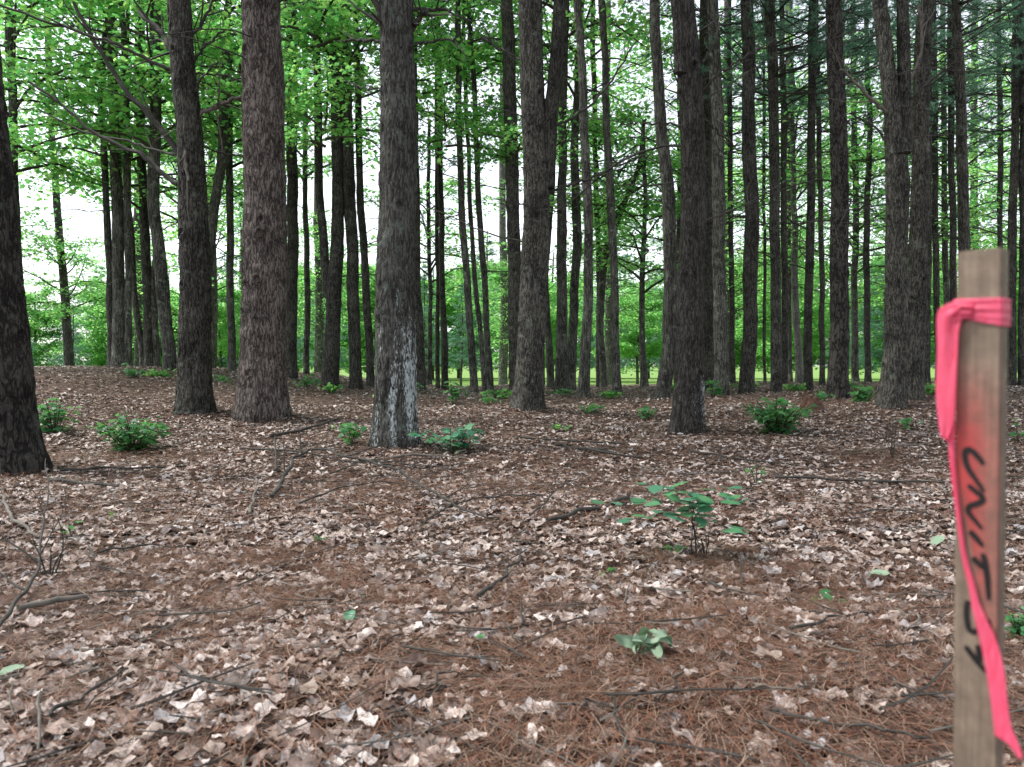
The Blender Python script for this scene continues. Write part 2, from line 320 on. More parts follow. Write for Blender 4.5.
def maple_crown(name, seed, Rr, Hh, n_limb, leaves_per_twig, size, twigs=8, spread=0.34, flat=0.10):
    r = np.random.default_rng(seed); A = Acc(); LP = []
    for i in range(n_limb):
        t = (i+0.5)/n_limb
        z0 = Hh*(0.02+0.8*t); az = i*2.399+r.uniform(-.5, .5)
        L = Rr*(0.55+0.6*math.sin(math.pi*min(1, t*0.85+0.18)))*r.uniform(0.75, 1.2)
        P, a, e = limbpath(r, (0, 0, z0), az, r.uniform(0.35, 0.8), L, 7, 0.09, 0.13)
        tube(A, P, np.linspace(0.035, 0.008, len(P))*(1.3-t*.5), 5)
        for k in range(twigs):
            s = 0.25+0.75*(k+r.uniform(0, 1))/twigs; q = s*(len(P)-1); b = int(min(q, len(P)-2)); p0 = P[b]+(P[b+1]-P[b])*(q-b)
            T, a2, e2 = limbpath(r, p0, az+r.uniform(-1.3, 1.3), r.uniform(-0.15, 0.5), L*r.uniform(.18, .42), 4, 0.08, 0.2)
            tube(A, T, np.linspace(0.010, 0.004, len(T)), 3, cap=False)
            nn = int(leaves_per_twig*r.uniform(0.5, 1.5))
            u = r.uniform(0.1, 1.08, nn)*(len(T)-1); bi = np.clip(u.astype(int), 0, len(T)-2)
            pp = T[bi]+(T[bi+1]-T[bi])*(u-bi)[:, None]
            LP.append(pp + r.normal(size=(nn, 3))*[spread, spread, flat])
    LP = np.concatenate(LP); n = len(LP)
    Nn = r.normal(size=(n, 3))*[0.5, 0.5, 0.35]+[0, 0, 1]
    scatter(A, MAPLE_LEAF, LP, frames(Nn, r), size*r.uniform(0.6, 1.25, n), 1)
    return A.mesh(name, [M['twig'], M['leaf']])
def pine_crown(name, seed, Rr, Hh, dz=0.55, bare=0.35, tuft_step=0.16, nb=5, blade=0.13, bw=0.007, shape='cone', thin=1.0):
    r = np.random.default_rng(seed); A = Acc(); TP = []; TD = []
    z = 0
    while z < Hh:
        t = z/Hh
        prof = (1-t)**0.75 if shape == 'cone' else (0.6+0.5*math.sin(math.pi*t))*(1 if t < .75 else (1-t)*4)
        for k in range(nb):
            if r.random() > 0.85*thin+.0: continue
            L = max(0.3, Rr*prof*r.uniform(0.6, 1.15)); az = r.uniform(0, 2*math.pi)
            P, a, e = limbpath(r, (0, 0, z+r.normal(0, .08)), az, r.uniform(0.0, 0.35), L, 8, -0.01, 0.08)
            tube(A, P, np.linspace(0.022, 0.006, len(P)), 4, cap=False)
            nt_ = max(3, int(L*3.2)); 
            for q in range(nt_):
                s = bare+(1-bare)*(q+r.random())/nt_; qq = s*(len(P)-1); b = int(min(qq, len(P)-2)); p0 = P[b]+(P[b+1]-P[b])*(qq-b)
                T, a2, e2 = limbpath(r, p0, az+r.choice([-1, 1])*r.uniform(0.4, 1.1), r.uniform(-0.05, 0.35), L*r.uniform(.10, .26)+.15, 3, -0.03, 0.12)
                tube(A, T, np.linspace(0.007, 0.003, len(T)), 3, cap=False)
                LT = np.linalg.norm(np.diff(T, axis=0), axis=1).sum(); m_ = max(2, int(LT/tuft_step))
                u = np.linspace(0.25, 1, m_)*(len(T)-1); bi = np.clip(u.astype(int), 0, len(T)-2)
                TP.append(T[bi]+(T[bi+1]-T[bi])*(u-bi)[:, None]+r.normal(0, .02, (m_, 3))); TD.append(T[bi+1]-T[bi])
        z += dz*r.uniform(0.7, 1.3)
    TP = np.concatenate(TP); TD = np.concatenate(TD); TD /= np.linalg.norm(TD, axis=1)[:, None]
    nbd = 13
    Pn = np.repeat(TP, nbd, 0); D = np.repeat(TD, nbd, 0) + r.normal(0, 0.55, (len(Pn), 3))
    D /= np.linalg.norm(D, axis=1)[:, None]
    S = np.cross(D, r.normal(size=D.shape)); S /= np.linalg.norm(S, axis=1)[:, None]+1e-9
    Ln = (blade*r.uniform(0.7, 1.15, len(D)))[:, None]
    V = np.stack([Pn-S*bw, Pn+S*bw, Pn+D*Ln], 1).reshape(-1, 3)
    A.add(V, np.arange(len(V)), np.full(len(Pn), 3), 1)
    return A.mesh(name, [M['dead'], M['needle']])
def dead_branch(name, seed, L, r0, subs, m='dead', up=0.25):
    r = np.random.default_rng(seed); A = Acc()
    P, a, e = limbpath(r, (0, 0, 0), 0, up, L, 9, 0.03, 0.13)
    tube(A, P, r0*np.linspace(1, 0.22, len(P))**1.1, 6)
    for k in range(subs):
        s = 0.22+0.78*(k+r.random())/subs; q = s*(len(P)-1); b = int(min(q, len(P)-2)); p0 = P[b]+(P[b+1]-P[b])*(q-b)
        T, a2, e2 = limbpath(r, p0, r.choice([-1, 1])*r.uniform(.4, 1.1), r.uniform(-.3, .5), L*r.uniform(.15, .45)*(1.15-s*.6), 6, 0.0, 0.17)
        tube(A, T, np.linspace(r0*.35, r0*.10, len(T)), 4, cap=False)
        for k2 in range(2):
            j_ = r.integers(2, len(T)-1)
            T2, _, _ = limbpath(r, T[j_], a2+r.choice([-1, 1])*r.uniform(.5, 1), e2+r.uniform(-.3, .3), L*r.uniform(.06, .16), 4, 0, 0.15)
            tube(A, T2, np.linspace(r0*.14, r0*.06, len(T2)), 3, cap=False)
    return A.mesh(name, M[m], True)
MC = [maple_crown('maple_crown_mesh', s, 3.5, 8.5, 24, 23, 0.135) for s in (1, 2, 3)]
MD = [maple_crown('dense_maple_crown_mesh', s, 3.6, 8.5, 30, 37, 0.14) for s in (51, 52)]
MB = [maple_crown('tall_maple_crown_mesh', s, 4.6, 15, 52, 22, 0.17, twigs=9, spread=.42, flat=.13) for s in (14, 15)]
ML = [maple_crown('low_maple_crown_mesh', s, 2.6, 4.2, 16, 27, 0.125, flat=0.07) for s in (4, 5, 6)]
MS = [maple_crown('spray_mesh', s, 1.9, 1.4, 6, 34, 0.115, twigs=7, spread=.28, flat=0.06) for s in (7, 8)]
MF = [maple_crown('far_crown_mesh', s, 4.2, 10.5, 36, 68, 0.24, twigs=9, spread=.5, flat=.2) for s in (9, 10, 12)]
PC = [pine_crown('pine_crown_mesh', s, 2.8, 9.0, bare=.25, tuft_step=.085, nb=6, bw=.006, blade=.14) for s in (21, 22, 23)]
PT = [pine_crown('thin_pine_crown_mesh', s, 2.3, 7.5, dz=.6, bare=.3, tuft_step=.09, nb=6, bw=.0055, blade=.13, thin=.85, shape='oval') for s in (24, 25)]
PF = [pine_crown('far_pine_crown_mesh', s, 3.4, 13.0, dz=.6, bare=.15, tuft_step=.3, blade=.3, bw=.022, nb=6) for s in (26, 27)]
CAN = [pine_crown('shade_canopy_mesh', s, 2.8, 6.0, dz=.9, tuft_step=.35, blade=.25, bw=.018, nb=4, shape='oval') for s in (31, 32)]  # coarse pine crowns, added overhead to shade the floor and trunks
DB = [dead_branch('dead_branch_mesh', 40+k, L, r0, sb) for k, (L, r0, sb) in enumerate([(1.6, .012, 7), (2.2, .015, 9), (1.1, .011, 5), (2.7, .017, 11), (0.6, .011, 2), (1.9, .012, 9), (1.4, .013, 6), (3.0, .018, 12)])]

# ------------------------------------------------------------------ trunks
def trunk_mesh(name, W, Y, base, Htot, m, near=False, flare=1.0, top_extra=True, seed=0, rot=0.4):
    """W: (px, py, width px) from base up; all at depth Y. local to base"""
    pts = []
    for (px, py, wd) in W:
        p = at(px, py, Y); pts.append([p[0]-base[0], p[2]-base[2], wd/2*Y/F])
    pts[0][1] = 0.0
    pts = np.array(pts); pts = pts[np.argsort(pts[:, 1])]
    # continue above the frame
    top = pts[-1]; prev = pts[-2]
    sl = (top[0]-prev[0])/max(0.3, top[1]-prev[1]); sl = max(-.12, min(.12, sl))
    if top_extra and Htot > top[1]+1:
        for f_ in (0.5, 1.0):
            z = top[1]+(Htot-top[1])*f_; pts = np.vstack([pts, [top[0]+sl*(z-top[1])*(1 if f_ == .5 else .8), z, max(.02, top[2]*(1-f_*0.85))]])
    zmin = -0.15
    if near:
        zs = np.concatenate([np.arange(zmin, min(7.0, pts[-1, 1]), 0.022), np.arange(7.0, pts[-1, 1], 0.4)]); sides = 110
    else:
        zs = np.concatenate([np.arange(zmin, min(9.5, pts[-1, 1]), .09), np.linspace(min(9.5, pts[-1, 1]), pts[-1, 1]+.01, 8)]); sides = 16
    r = np.random.default_rng(seed)
    xs = np.interp(zs, pts[:, 1], pts[:, 0]); rs = np.interp(zs, pts[:, 1], pts[:, 2])
    k = np.ones(11)/11 if not near else np.ones(41)/41
    pad = len(k)//2
    xs = np.convolve(np.pad(xs, pad, 'edge'), k, 'valid'); rs = np.convolve(np.pad(rs, pad, 'edge'), k, 'valid')
    xs = xs + (0 if near else 1)*.05*(vnoise(zs*1.1+seed*2.3, 5.5)-.5)*np.clip(zs, 0, 1)
    yoff = 0.10*(vnoise(zs*0.35+seed, 3.3)-.5)*(zs > 0)*min(1, pts[:, 2].max()/.1)
    xw = 0.05*(vnoise(zs*0.8+seed*3.1, 1.7)-.5)*np.clip(zs, 0, 1)
    a = np.arange(sides)*2*np.pi/sides
    zz, aa = np.meshgrid(zs, a, indexing='ij'); rr = np.repeat(rs[:, None], sides, 1)
    r0 = rs[0]
    fl = np.exp(-np.clip(zz, 0, None)/(0.16+r0*.35))
    lobes = 0.5+0.5*np.cos(aa*int(r.integers(4, 7))+r.uniform(0, 6))
    rr = rr*(1+flare*fl*(0.18+0.30*lobes*vnoise(aa*1.0+seed, zz*2)))
    cxn, syn = np.cos(aa)*rr, np.sin(aa)*rr
    rr = rr*(1+0.07*(vnoise(cxn*4+seed, syn*4, zz*1.2)-.5)*2)
    wz = zz/(.52+.1*vnoise(seed*1.7, 2.))+vnoise(zz*.8, seed*1.1)*1.2
    rr = rr*(1+(.05 if near else .085)*np.exp(-((wz-np.round(wz))/.11)**2)*(zz > .6)*(.3+.9*vnoise(aa*1.3+seed, np.round(wz))))
    if not near: rr = rr*(1+.10*(vnoise(cxn*14+seed, syn*14, zz*5)-.5))
    if near:
        n1 = vnoise(cxn*19+seed+2*vnoise(zz*3, aa), syn*19, zz*4.5); n2 = vnoise(cxn*60, syn*60+seed, zz*19)
        rid = 1-np.abs(2*n1-1)
        rr = rr + 0.034*(np.clip(rid*1.6, 0, 1)-.5)*(1+0.5*fl) + 0.016*(n2-.5)
        # old branch scars, in whorls
        for q in range(34 if 'red' in m.name else 12):
            z0 = r.uniform(0.5, 5.6); a0 = r.uniform(0, 6.28)
            dd = np.hypot((zz-z0)/.035, ((aa-a0+np.pi) % (2*np.pi)-np.pi)*r0/.035)
            rr = rr - 0.045*np.exp(-dd**2) + 0.018*np.exp(-((dd-1.7)/.6)**2)
    V = np.stack([xs[:, None]+xw[:, None]+np.cos(aa)*rr, yoff[:, None]+np.sin(aa)*rr, zz], -1)
    A = Acc(); n = len(zs)
    i = np.arange(n-1)[:, None]*sides; j = np.arange(sides)[None, :]; j2 = (j+1) % sides
    Q = np.stack([i+j, i+j2, i+sides+j2, i+sides+j], -1).reshape(-1, 4)
    A.add(V.reshape(-1, 3), Q, np.full(len(Q), 4)); A.add(V[-1], np.arange(sides), [sides])
    me = A.mesh(name, m, True)
    return me, (zs, xs)

KIND = {'pine': 'pine_tree', 'maple': 'maple_tree'}
report = []
def tree(kind, label, W, mt, Y=None, near=False, Ht=17, crown=None, cz=9, cs=1.0, stems=(), branches=0, bz=(1.5, 6), seed=0, limbs=(), group=None, flare=1.0, extra=()):
    r = np.random.default_rng(1000+seed)
    px, py, wd = W[0]
    if Y is None:
        g_ = onground(px, py)
        Y = 25.0 if g_ is None else g_[1]
    d = ray(px, 380); X = d[0]/d[1]*Y; base = np.array([X, Y, h1(X, Y)])
    report.append((px, py, round(Y, 1), round(wd*Y/F, 2), round(HOR-(base[2]-CAM_Z)/Y*F)))
    root = thing(KIND[kind], label, 'tree', base, group)
    me, (zs, xs) = trunk_mesh('trunk', W, Y, base, Ht, M[mt], near, flare, seed=seed)
    link('trunk', me, root)
    for s_ in stems:
        me2, _ = trunk_mesh('stem', s_, Y, base, Ht*.9, M[mt], False, 0.0 if s_[0][1] < py-12 else .8, seed=seed+77)
        # a fork starts part-way up: drop everything under its first waypoint
        p0 = at(s_[0][0], s_[0][1], Y)[2]-base[2]
        if s_[0][1] < py-12:
            co = np.empty(len(me2.vertices)*3, np.float32); me2.vertices.foreach_get('co', co); co = co.reshape(-1, 3)
            k = co[:, 2] < p0-0.05
            co[k, 2] = p0-0.05 + (co[k, 2]-(p0-.05))*0.01
            me2.vertices.foreach_set('co', co.ravel())
        link('stem', me2, root)
    if crown is not None:
        x_ = float(np.interp(cz, zs, xs))
        c = link('crown', crown, root, (x_, 0, cz)); c.rotation_euler = (0, 0, r.uniform(0, 6.28)); c.scale = (cs, cs, cs*r.uniform(.9, 1.1))
    for (dx, dy, z, s_, me_) in extra:
        c = link('foliage_spray', me_, root, (dx, dy, z)); c.rotation_euler = (0, 0, r.uniform(0, 6.28)); c.scale = (s_,)*3
    branches = int(branches*2.5+.5)
    for k in range(branches):
        z = bz[0]+(bz[1]-bz[0])*(k+r.random())/branches
        b = link('dead_branch', DB[r.integers(len(DB))], root, (float(np.interp(z, zs, xs)), 0, z))
        az = r.uniform(0, 6.28) if r.random() < .4 else r.choice([0, math.pi])+r.normal(0, .5)
        b.rotation_euler = (r.uniform(-.3, .3), r.uniform(-.35, .25), az); s_ = r.uniform(.7, 1.15); b.scale = (s_,)*3
    for (pts, wpx0, wpx1, mm, dy) in limbs:
        q = np.array([at(a_, b_, Y)-base for a_, b_ in pts]); q[:, 1] += np.linspace(0, dy, len(q))
        S_ = spline(q, 22); rr_ = np.random.default_rng(seed+len(q))
        S_[1:] += rr_.normal(0, .012, (21, 3))
        A = Acc(); tube(A, S_, np.linspace(wpx0, wpx1, 22)/2*Y/F, 8)
        if len(pts) > 2:
            for t_ in range(5):
                j_ = rr_.integers(5, 20); dr = S_[j_+1]-S_[j_]; az_ = math.atan2(dr[1], dr[0])
                T, _, _ = limbpath(rr_, S_[j_], az_+rr_.choice([-1, 1])*rr_.uniform(.3, .9), math.atan2(dr[2], math.hypot(dr[0], dr[1]))+rr_.uniform(-.5, .5), rr_.uniform(.3, .9), 6, 0, .14)
                tube(A, T, np.linspace(wpx1*.35, wpx1*.12, len(T))*Y/F, 4, cap=False)
        link('dead_limb', A.mesh('dead_limb', M[mm], True), root)
    return root

# ---- the near pines
tree('pine', 'rough dark pine leaning out of the photo above the mossy fallen branch', [(10, 470, 54), (4, 380, 42), (-2, 290, 38), (-8, 220, 36), (-16, 120, 34), (-26, 0, 32)], 'plate', near=True, crown=CAN[0], cz=10, branches=0, seed=1)
tree('pine', 'dark pine with long bare limbs arching off its upper trunk, beside the thick brown pine', [(194, 411, 30), (194, 330, 28), (196, 270, 27), (194, 220, 26), (192, 140, 23), (183, 60, 21), (180, 0, 20)], 'pine', near=True, crown=CAN[1], cz=10, seed=2,
     limbs=[([(182, 158), (165, 135), (150, 118), (125, 90), (110, 70), (88, 35), (66, -5)], 6.5, 3.5, 'dead', .2),
            ([(178, 184), (160, 172), (140, 155), (118, 143), (80, 125), (50, 98), (8, 68)], 5, 2.4, 'dead', .5),
            ([(174, 70), (155, 64), (130, 52), (105, 42), (60, 28), (2, 10)], 4, 2.2, 'dead', -.2),
            ([(178, 66), (165, 45), (150, 22), (120, -5)], 6, 4, 'dead', .6),
            ([(180, 155), (150, 146), (110, 130), (60, 118), (0, 88)], 3, 1.6, 'dead', 1.0),
            ([(192, 64), (205, 52), (228, 36)], 3.5, 2, 'dead', -.2), ([(192, 73), (215, 71), (250, 74)], 2.4, 1.3, 'dead', .3),
            ([(196, 112), (192, 120), (190, 142), (192, 165), (196, 186)], 6, 2.5, 'deadpale', -.3),
            ([(196, 114), (214, 106), (230, 97), (250, 90)], 5, 3, 'deadpale', .2), ([(196, 100), (204, 88), (226, 72)], 3, 1.5, 'dead', -.4),
            ([(182, 45), (200, 20), (210, -10)], 4, 2.4, 'dead', .2), ([(198, 145), (225, 150), (262, 152)], 2, 1, 'dead', .5)])
tree('pine', 'thickest trunk of the wood, reddish brown scaly bark dotted with branch scars', [(262, 416, 48), (263, 380, 43), (265, 300, 40), (266, 220, 39), (264, 100, 38), (261, 0, 36)], 'red', near=True, crown=CAN[0], cz=10, seed=3, flare=.7, branches=2, bz=(5, 6.4))
tree('pine', 'big pine with white dried resin streaked down its lower trunk', [(394, 444, 42), (396, 400, 37), (397, 300, 35), (397, 220, 34), (397, 100, 33), (396, 0, 31)], 'resin', near=True, crown=CAN[1], cz=9, seed=4, flare=.9,
     limbs=[([(387, 34), (382, 18), (373, -8)], 8, 6, 'dead', -.1), ([(412, 30), (419, 22), (427, 15)], 5, 4, 'dead', -.1), ([(410, 45), (430, 45), (456, 46)], 3.5, 2, 'dead', -.2), ([(410, 9), (430, 7), (450, 6)], 4, 3, 'dead', .1), ([(382, 41), (360, 36), (338, 34)], 3.5, 2, 'dead', .2), ([(388, 88), (360, 78), (330, 60)], 2, 1, 'dead', .6)])
tree('pine', 'dark pine forking high up into two stems, mid-wood with pale lichen spots', [(527, 409, 27), (530, 370, 26), (533, 290, 25), (536, 220, 24), (536, 160, 23), (534, 90, 22), (530, 0, 21)], 'pine', near=True, crown=CAN[0], cz=10, seed=5,
     stems=[[(542, 185, 13), (549, 150, 14), (556, 80, 13), (562, 0, 12)]], limbs=[([(546, 192), (575, 186), (600, 178), (640, 162)], 3, 1.5, 'dead', -.5), ([(544, 155), (560, 142), (580, 135)], 2, 1.2, 'dead', .2), ([(545, 128), (575, 115), (610, 80), (640, 30)], 3, 1.6, 'dead', .4), ([(524, 62), (505, 48), (480, 30)], 3, 2, 'dead', .3)], branches=3, bz=(2.5, 6.5))
tree('pine', 'near pine with a ragged dark trunk, pale streaked base and small fork', [(687, 431, 31), (690, 395, 26), (692, 320, 23), (693, 220, 22), (693, 140, 21), (690, 60, 21), (684, 0, 18)], 'resin2', near=True, crown=CAN[1], cz=10, seed=6,
     stems=[[(688, 70, 10), (681, 40, 11), (677, 0, 10)]], limbs=[([(682, 125), (655, 120), (630, 117)], 2.4, 1.2, 'dead', .3), ([(702, 90), (725, 72), (760, 55)], 3, 1.6, 'dead', -.3), ([(702, 62), (716, 40), (724, 15)], 3, 1.6, 'dead', .2), ([(700, 115), (725, 128), (746, 135)], 2.4, 1.4, 'dead', .5)], branches=3, bz=(2.5, 6.5))
tree('pine', 'leaning forked pine whose upper trunk splits in a V, near the wooden stake', [(892, 407, 25), (896, 350, 19), (898, 250, 18), (899, 180, 20), (894, 120, 15), (887, 60, 13), (880, 0, 12)], 'pine', near=True, crown=CAN[0], cz=10.5, seed=7,
     stems=[[(899, 150, 14), (905, 100, 13), (906, 50, 12), (904, 0, 11)]], limbs=[([(890, 115), (870, 100), (848, 82), (835, 74)], 4, 2, 'deadpale', -.2), ([(893, 150), (880, 128), (860, 112)], 3, 1.5, 'dead', .2), ([(905, 105), (925, 85), (950, 64)], 3, 1.5, 'dead', -.3), ([(906, 90), (918, 52), (912, 10)], 3.4, 2.2, 'deadpale', -.2)], branches=5, bz=(3, 7), flare=.8)
tree('pine', 'straight dark trunk directly behind the leaning forked pine and almost touching it', [(912, 400, 20), (916, 340, 17), (919, 240, 15), (922, 120, 14), (926, 0, 13)], 'pine', near=True, crown=PC[0], cz=9, seed=8, branches=6, bz=(3, 8))
# ---- middle distance pines
mid = [
 ('dark upright pine standing just clear of the thick red-barked trunk, half hidden by it', [(292, 382, 11), (292, 240, 11), (292, 0, 10)], 'pine', 22, None, 9, 2),
 ('slightly curved pine stem rising between the forked tree and the resin-streaked trunk', [(356, 385, 12), (352, 260, 12), (348, 160, 11), (345, 0, 10)], 'pine', 20, None, 9, 2),
 ('thin dark pine leaning alongside the resin-streaked trunk, on its forked-tree side', [(371, 387, 8), (366, 300, 8), (360, 180, 7), (356, 0, 6)], 'pine', 22, None, 10, 3),
 ('pine partly hidden behind the resin-streaked trunk, showing just past its streaked edge', [(421, 391, 10), (417, 280, 9), (414, 120, 8), (412, 0, 8)], 'pine', 21, None, 10, 1),
 ('slender straight pine pole, thinnest of the pair just beyond the resin-streaked trunk', [(438, 389, 4.5), (437, 250, 4), (436, 0, 4)], 'pine', 25, None, 10, 2),
 ('thin pine pole with feathery side boughs, thicker of the pair past the resin-streaked trunk', [(445, 388, 7), (443, 300, 6), (440, 180, 6), (438, 0, 5)], 'pine', 24, PT[0], 6.5, 3),
 ('pine close behind the lichen-spotted forked pine, parallel to it', [(517, 391, 14), (515, 300, 14), (512, 200, 13), (509, 90, 13), (507, 0, 12)], 'pine', 19, None, 10, 3),
 ('bent pine whose trunk bows out and then straightens, alone in the gap of open sky', [(662, 401, 15), (668, 350, 14), (670, 270, 13), (667, 190, 13), (660, 130, 11), (657, 70, 11), (654, 0, 10)], 'maple', 16, None, 10, 3),
 ('pine immediately behind the pale-based pine, tall and straight with banded bark', [(708, 388, 12), (708, 250, 12), (706, 100, 11), (705, 0, 11)], 'pine', 21, None, 9, 5),
 ('straight pine second behind the pale-based pine, with grey lichen bands', [(721, 395, 14), (720, 300, 13), (718, 120, 12), (712, 0, 11)], 'maple', 17, None, 9, 5),
 ('short-branched thin pine peeking between two thicker straight pines', [(733, 389, 5.5), (731, 250, 5), (729, 0, 5)], 'pine', 24, PT[1], 7, 3),
 ('dark pine standing behind the big leafy bush, trunk slightly knotted', [(746, 400, 15), (750, 330, 14), (752, 220, 14), (749, 110, 13), (746, 0, 12)], 'pine', 17, None, 9, 7),
 ('hair-thin pole in the gap behind the big leafy bush', [(765, 388, 3), (764, 200, 3), (763, 0, 3)], 'pine', 26, None, 9, 1),
 ('medium pine rising just above the rotten stump and leafy bush', [(776, 396, 11), (776, 300, 10), (773, 150, 10), (770, 0, 10)], 'pine', 18, PC[2], 6.5, 6),
 ('thin pine next to the pine above the stump, half its thickness', [(784, 387, 7), (784, 250, 6), (782, 0, 6)], 'pine', 24, PT[0], 7, 4),
 ('slim pine between the stump and the thick straight pine', [(808, 395, 9), (808, 330, 8), (810, 200, 8), (812, 0, 7)], 'pine', 19, PC[1], 7, 6),
 ('thin pine close beside the thick straight pine with banded bark', [(822, 386, 5.5), (821, 250, 5), (818, 120, 5), (817, 0, 4)], 'pine', 24, PT[1], 7, 4),
 ('thick straight pine with banded bark standing alone near the green sprouts', [(837, 397, 20), (838, 320, 18), (839, 220, 17), (838, 120, 16), (833, 0, 15)], 'plate', None, PC[0], 7.5, 8),
 ('thin dark pole just behind the paired pines near the stake', [(926, 388, 7), (928, 250, 6), (930, 0, 6)], 'pine', 23, PT[0], 7, 5),
 ('dark pole between the paired pines and the wooden stake', [(938, 387, 6), (936, 250, 6), (934, 0, 5)], 'pine', 25, PT[1], 6.5, 5),
 ('narrow-forked pine rising directly above the top of the wooden stake', [(968, 400, 11), (965, 250, 11), (962, 150, 10), (955, 0, 9)], 'pine', 18, PC[2], 8, 7),
 ('lighter pine stem beside the narrow-forked pine above the stake', [(954, 388, 7), (952, 200, 6), (950, 0, 6)], 'pine', 23, PT[0], 7, 4),
 ('dark pole just past the stake, close to the photo edge', [(1011, 386, 9), (1012, 250, 8), (1015, 100, 7), (1016, 0, 7)], 'pine', 22, PC[1], 7, 6),
 ('thin pole between the stake and the dark pole at the photo edge', [(1001, 384, 5), (1000, 200, 5), (999, 0, 5)], 'pine', 26, PT[1], 7, 4),
 ('pale straight trunk cut by the photo edge behind the stake', [(1023, 388, 9), (1024, 200, 9), (1024, 0, 8)], 'maple', 22, PC[0], 8, 4),
 ('thin curved pine behind the forked pine near the stake', [(868, 388, 6), (866, 250, 6), (870, 120, 5), (866, 0, 5)], 'pine', 26, PT[0], 6, 5),
]
for k, (lab, W, mt, Y, cr, cz, nb) in enumerate(mid):
    tree('pine', lab, W, mt, Y=Y, crown=cr if cr is not None else (CAN[k % 2]), cz=cz, branches=nb, bz=(2.5, 8.5), seed=20+k, cs=1.0 if cr is not None else .9)
# ---- broadleaf trees
tree('maple', 'clump of three grey stems rising together on the crest of the mound', [(120, 368, 15), (119, 300, 12), (117, 200, 11), (113, 90, 10), (112, 0, 9)], 'maple', Y=22, crown=MD[0], cz=4.6, seed=60,
     stems=[[(113, 370, 10), (110, 300, 7), (106, 180, 6), (100, 90, 6), (108, 0, 5)], [(127, 369, 9), (128, 300, 7), (128, 180, 7), (126, 90, 6), (123, 0, 6)]], branches=3, bz=(3, 8))
tree('maple', 'clump of stems fanning out from one base beside the three-stemmed clump', [(150, 367, 11), (148, 300, 10), (144, 220, 9), (140, 100, 8), (141, 0, 7)], 'maple', Y=24, crown=MD[1], cz=4.4, seed=61,
     stems=[[(144, 368, 7), (136, 300, 6), (129, 220, 6), (122, 120, 5), (127, 0, 5)], [(156, 368, 7), (155, 280, 6), (157, 180, 6), (160, 0, 6)]], branches=2, bz=(3, 8))
tree('maple', 'single leaning grey stem with a bent trunk, between the fanned clump and the limb-bearing pine', [(170, 384, 13), (166, 320, 12), (160, 260, 12), (153, 200, 11), (155, 100, 11), (155, 0, 10)], 'maple', Y=20, crown=MC[2], cz=5.2, seed=62, branches=3, bz=(3, 7))
tree('maple', 'slim trunk in the gap between the limb-bearing pine and the thick red-barked one', [(232, 378, 8), (230, 280, 7), (229, 160, 7), (228, 0, 6)], 'maple', Y=23, crown=ML[0], cz=5.6, seed=63, branches=2, bz=(3, 8))
tree('maple', 'slanting stem emerging from behind the limb-bearing pine toward the top of the photo', [(203, 382, 9), (206, 270, 10), (214, 205, 10), (222, 160, 9), (226, 80, 8), (228, 0, 7)], 'maple', Y=21, crown=MC[1], cz=8.5, seed=64)
tree('maple', 'broadleaf tree with a low fork making a Y just above head height', [(330, 388, 17), (332, 330, 15), (334, 290, 15), (338, 250, 13), (339, 180, 12), (336, 90, 12), (333, 0, 11)], 'pine', Y=20, crown=MD[0], cz=6.0, seed=65,
     stems=[[(331, 295, 11), (325, 265, 9), (321, 220, 8), (319, 150, 8), (316, 50, 7), (315, 0, 6)]], branches=5, bz=(2.5, 7),
     extra=[(-1.0, -2.0, 5.6, 1.0, MS[0]), (0.6, -3.0, 5.0, .8, MS[1]), (-1.8, -1.2, 7.0, 1.1, MS[1]), (.3, -2.4, 7.3, 1.0, MS[0])])
tree('maple', 'slender leaning broadleaf stem, nearest of three slim ones in front of the open sky gap', [(475, 391, 8), (470, 320, 7), (462, 220, 7), (458, 100, 6), (458, 0, 6)], 'maple', Y=20, crown=MS[1], cz=7.6, seed=66, branches=2, bz=(3, 7), extra=[(-.6, -1.5, 5.6, .8, MS[1]), (1.0, -1.6, 5.2, .75, MS[0])])
tree('maple', 'thinnest of three slim leaning stems before the open sky gap', [(485, 391, 5), (479, 320, 5), (470, 220, 4.5), (466, 100, 4), (464, 0, 4)], 'maple', Y=22, crown=ML[1], cz=8.2, cs=.8, seed=67)
tree('maple', 'slim dark stem nearest the parallel pines, in front of the open sky gap', [(491, 390, 7), (486, 320, 6), (480, 220, 6), (475, 120, 5), (470, 0, 5)], 'maple', Y=21, crown=MS[0], cz=6.2, cs=.8, seed=68, branches=2, bz=(3, 7))
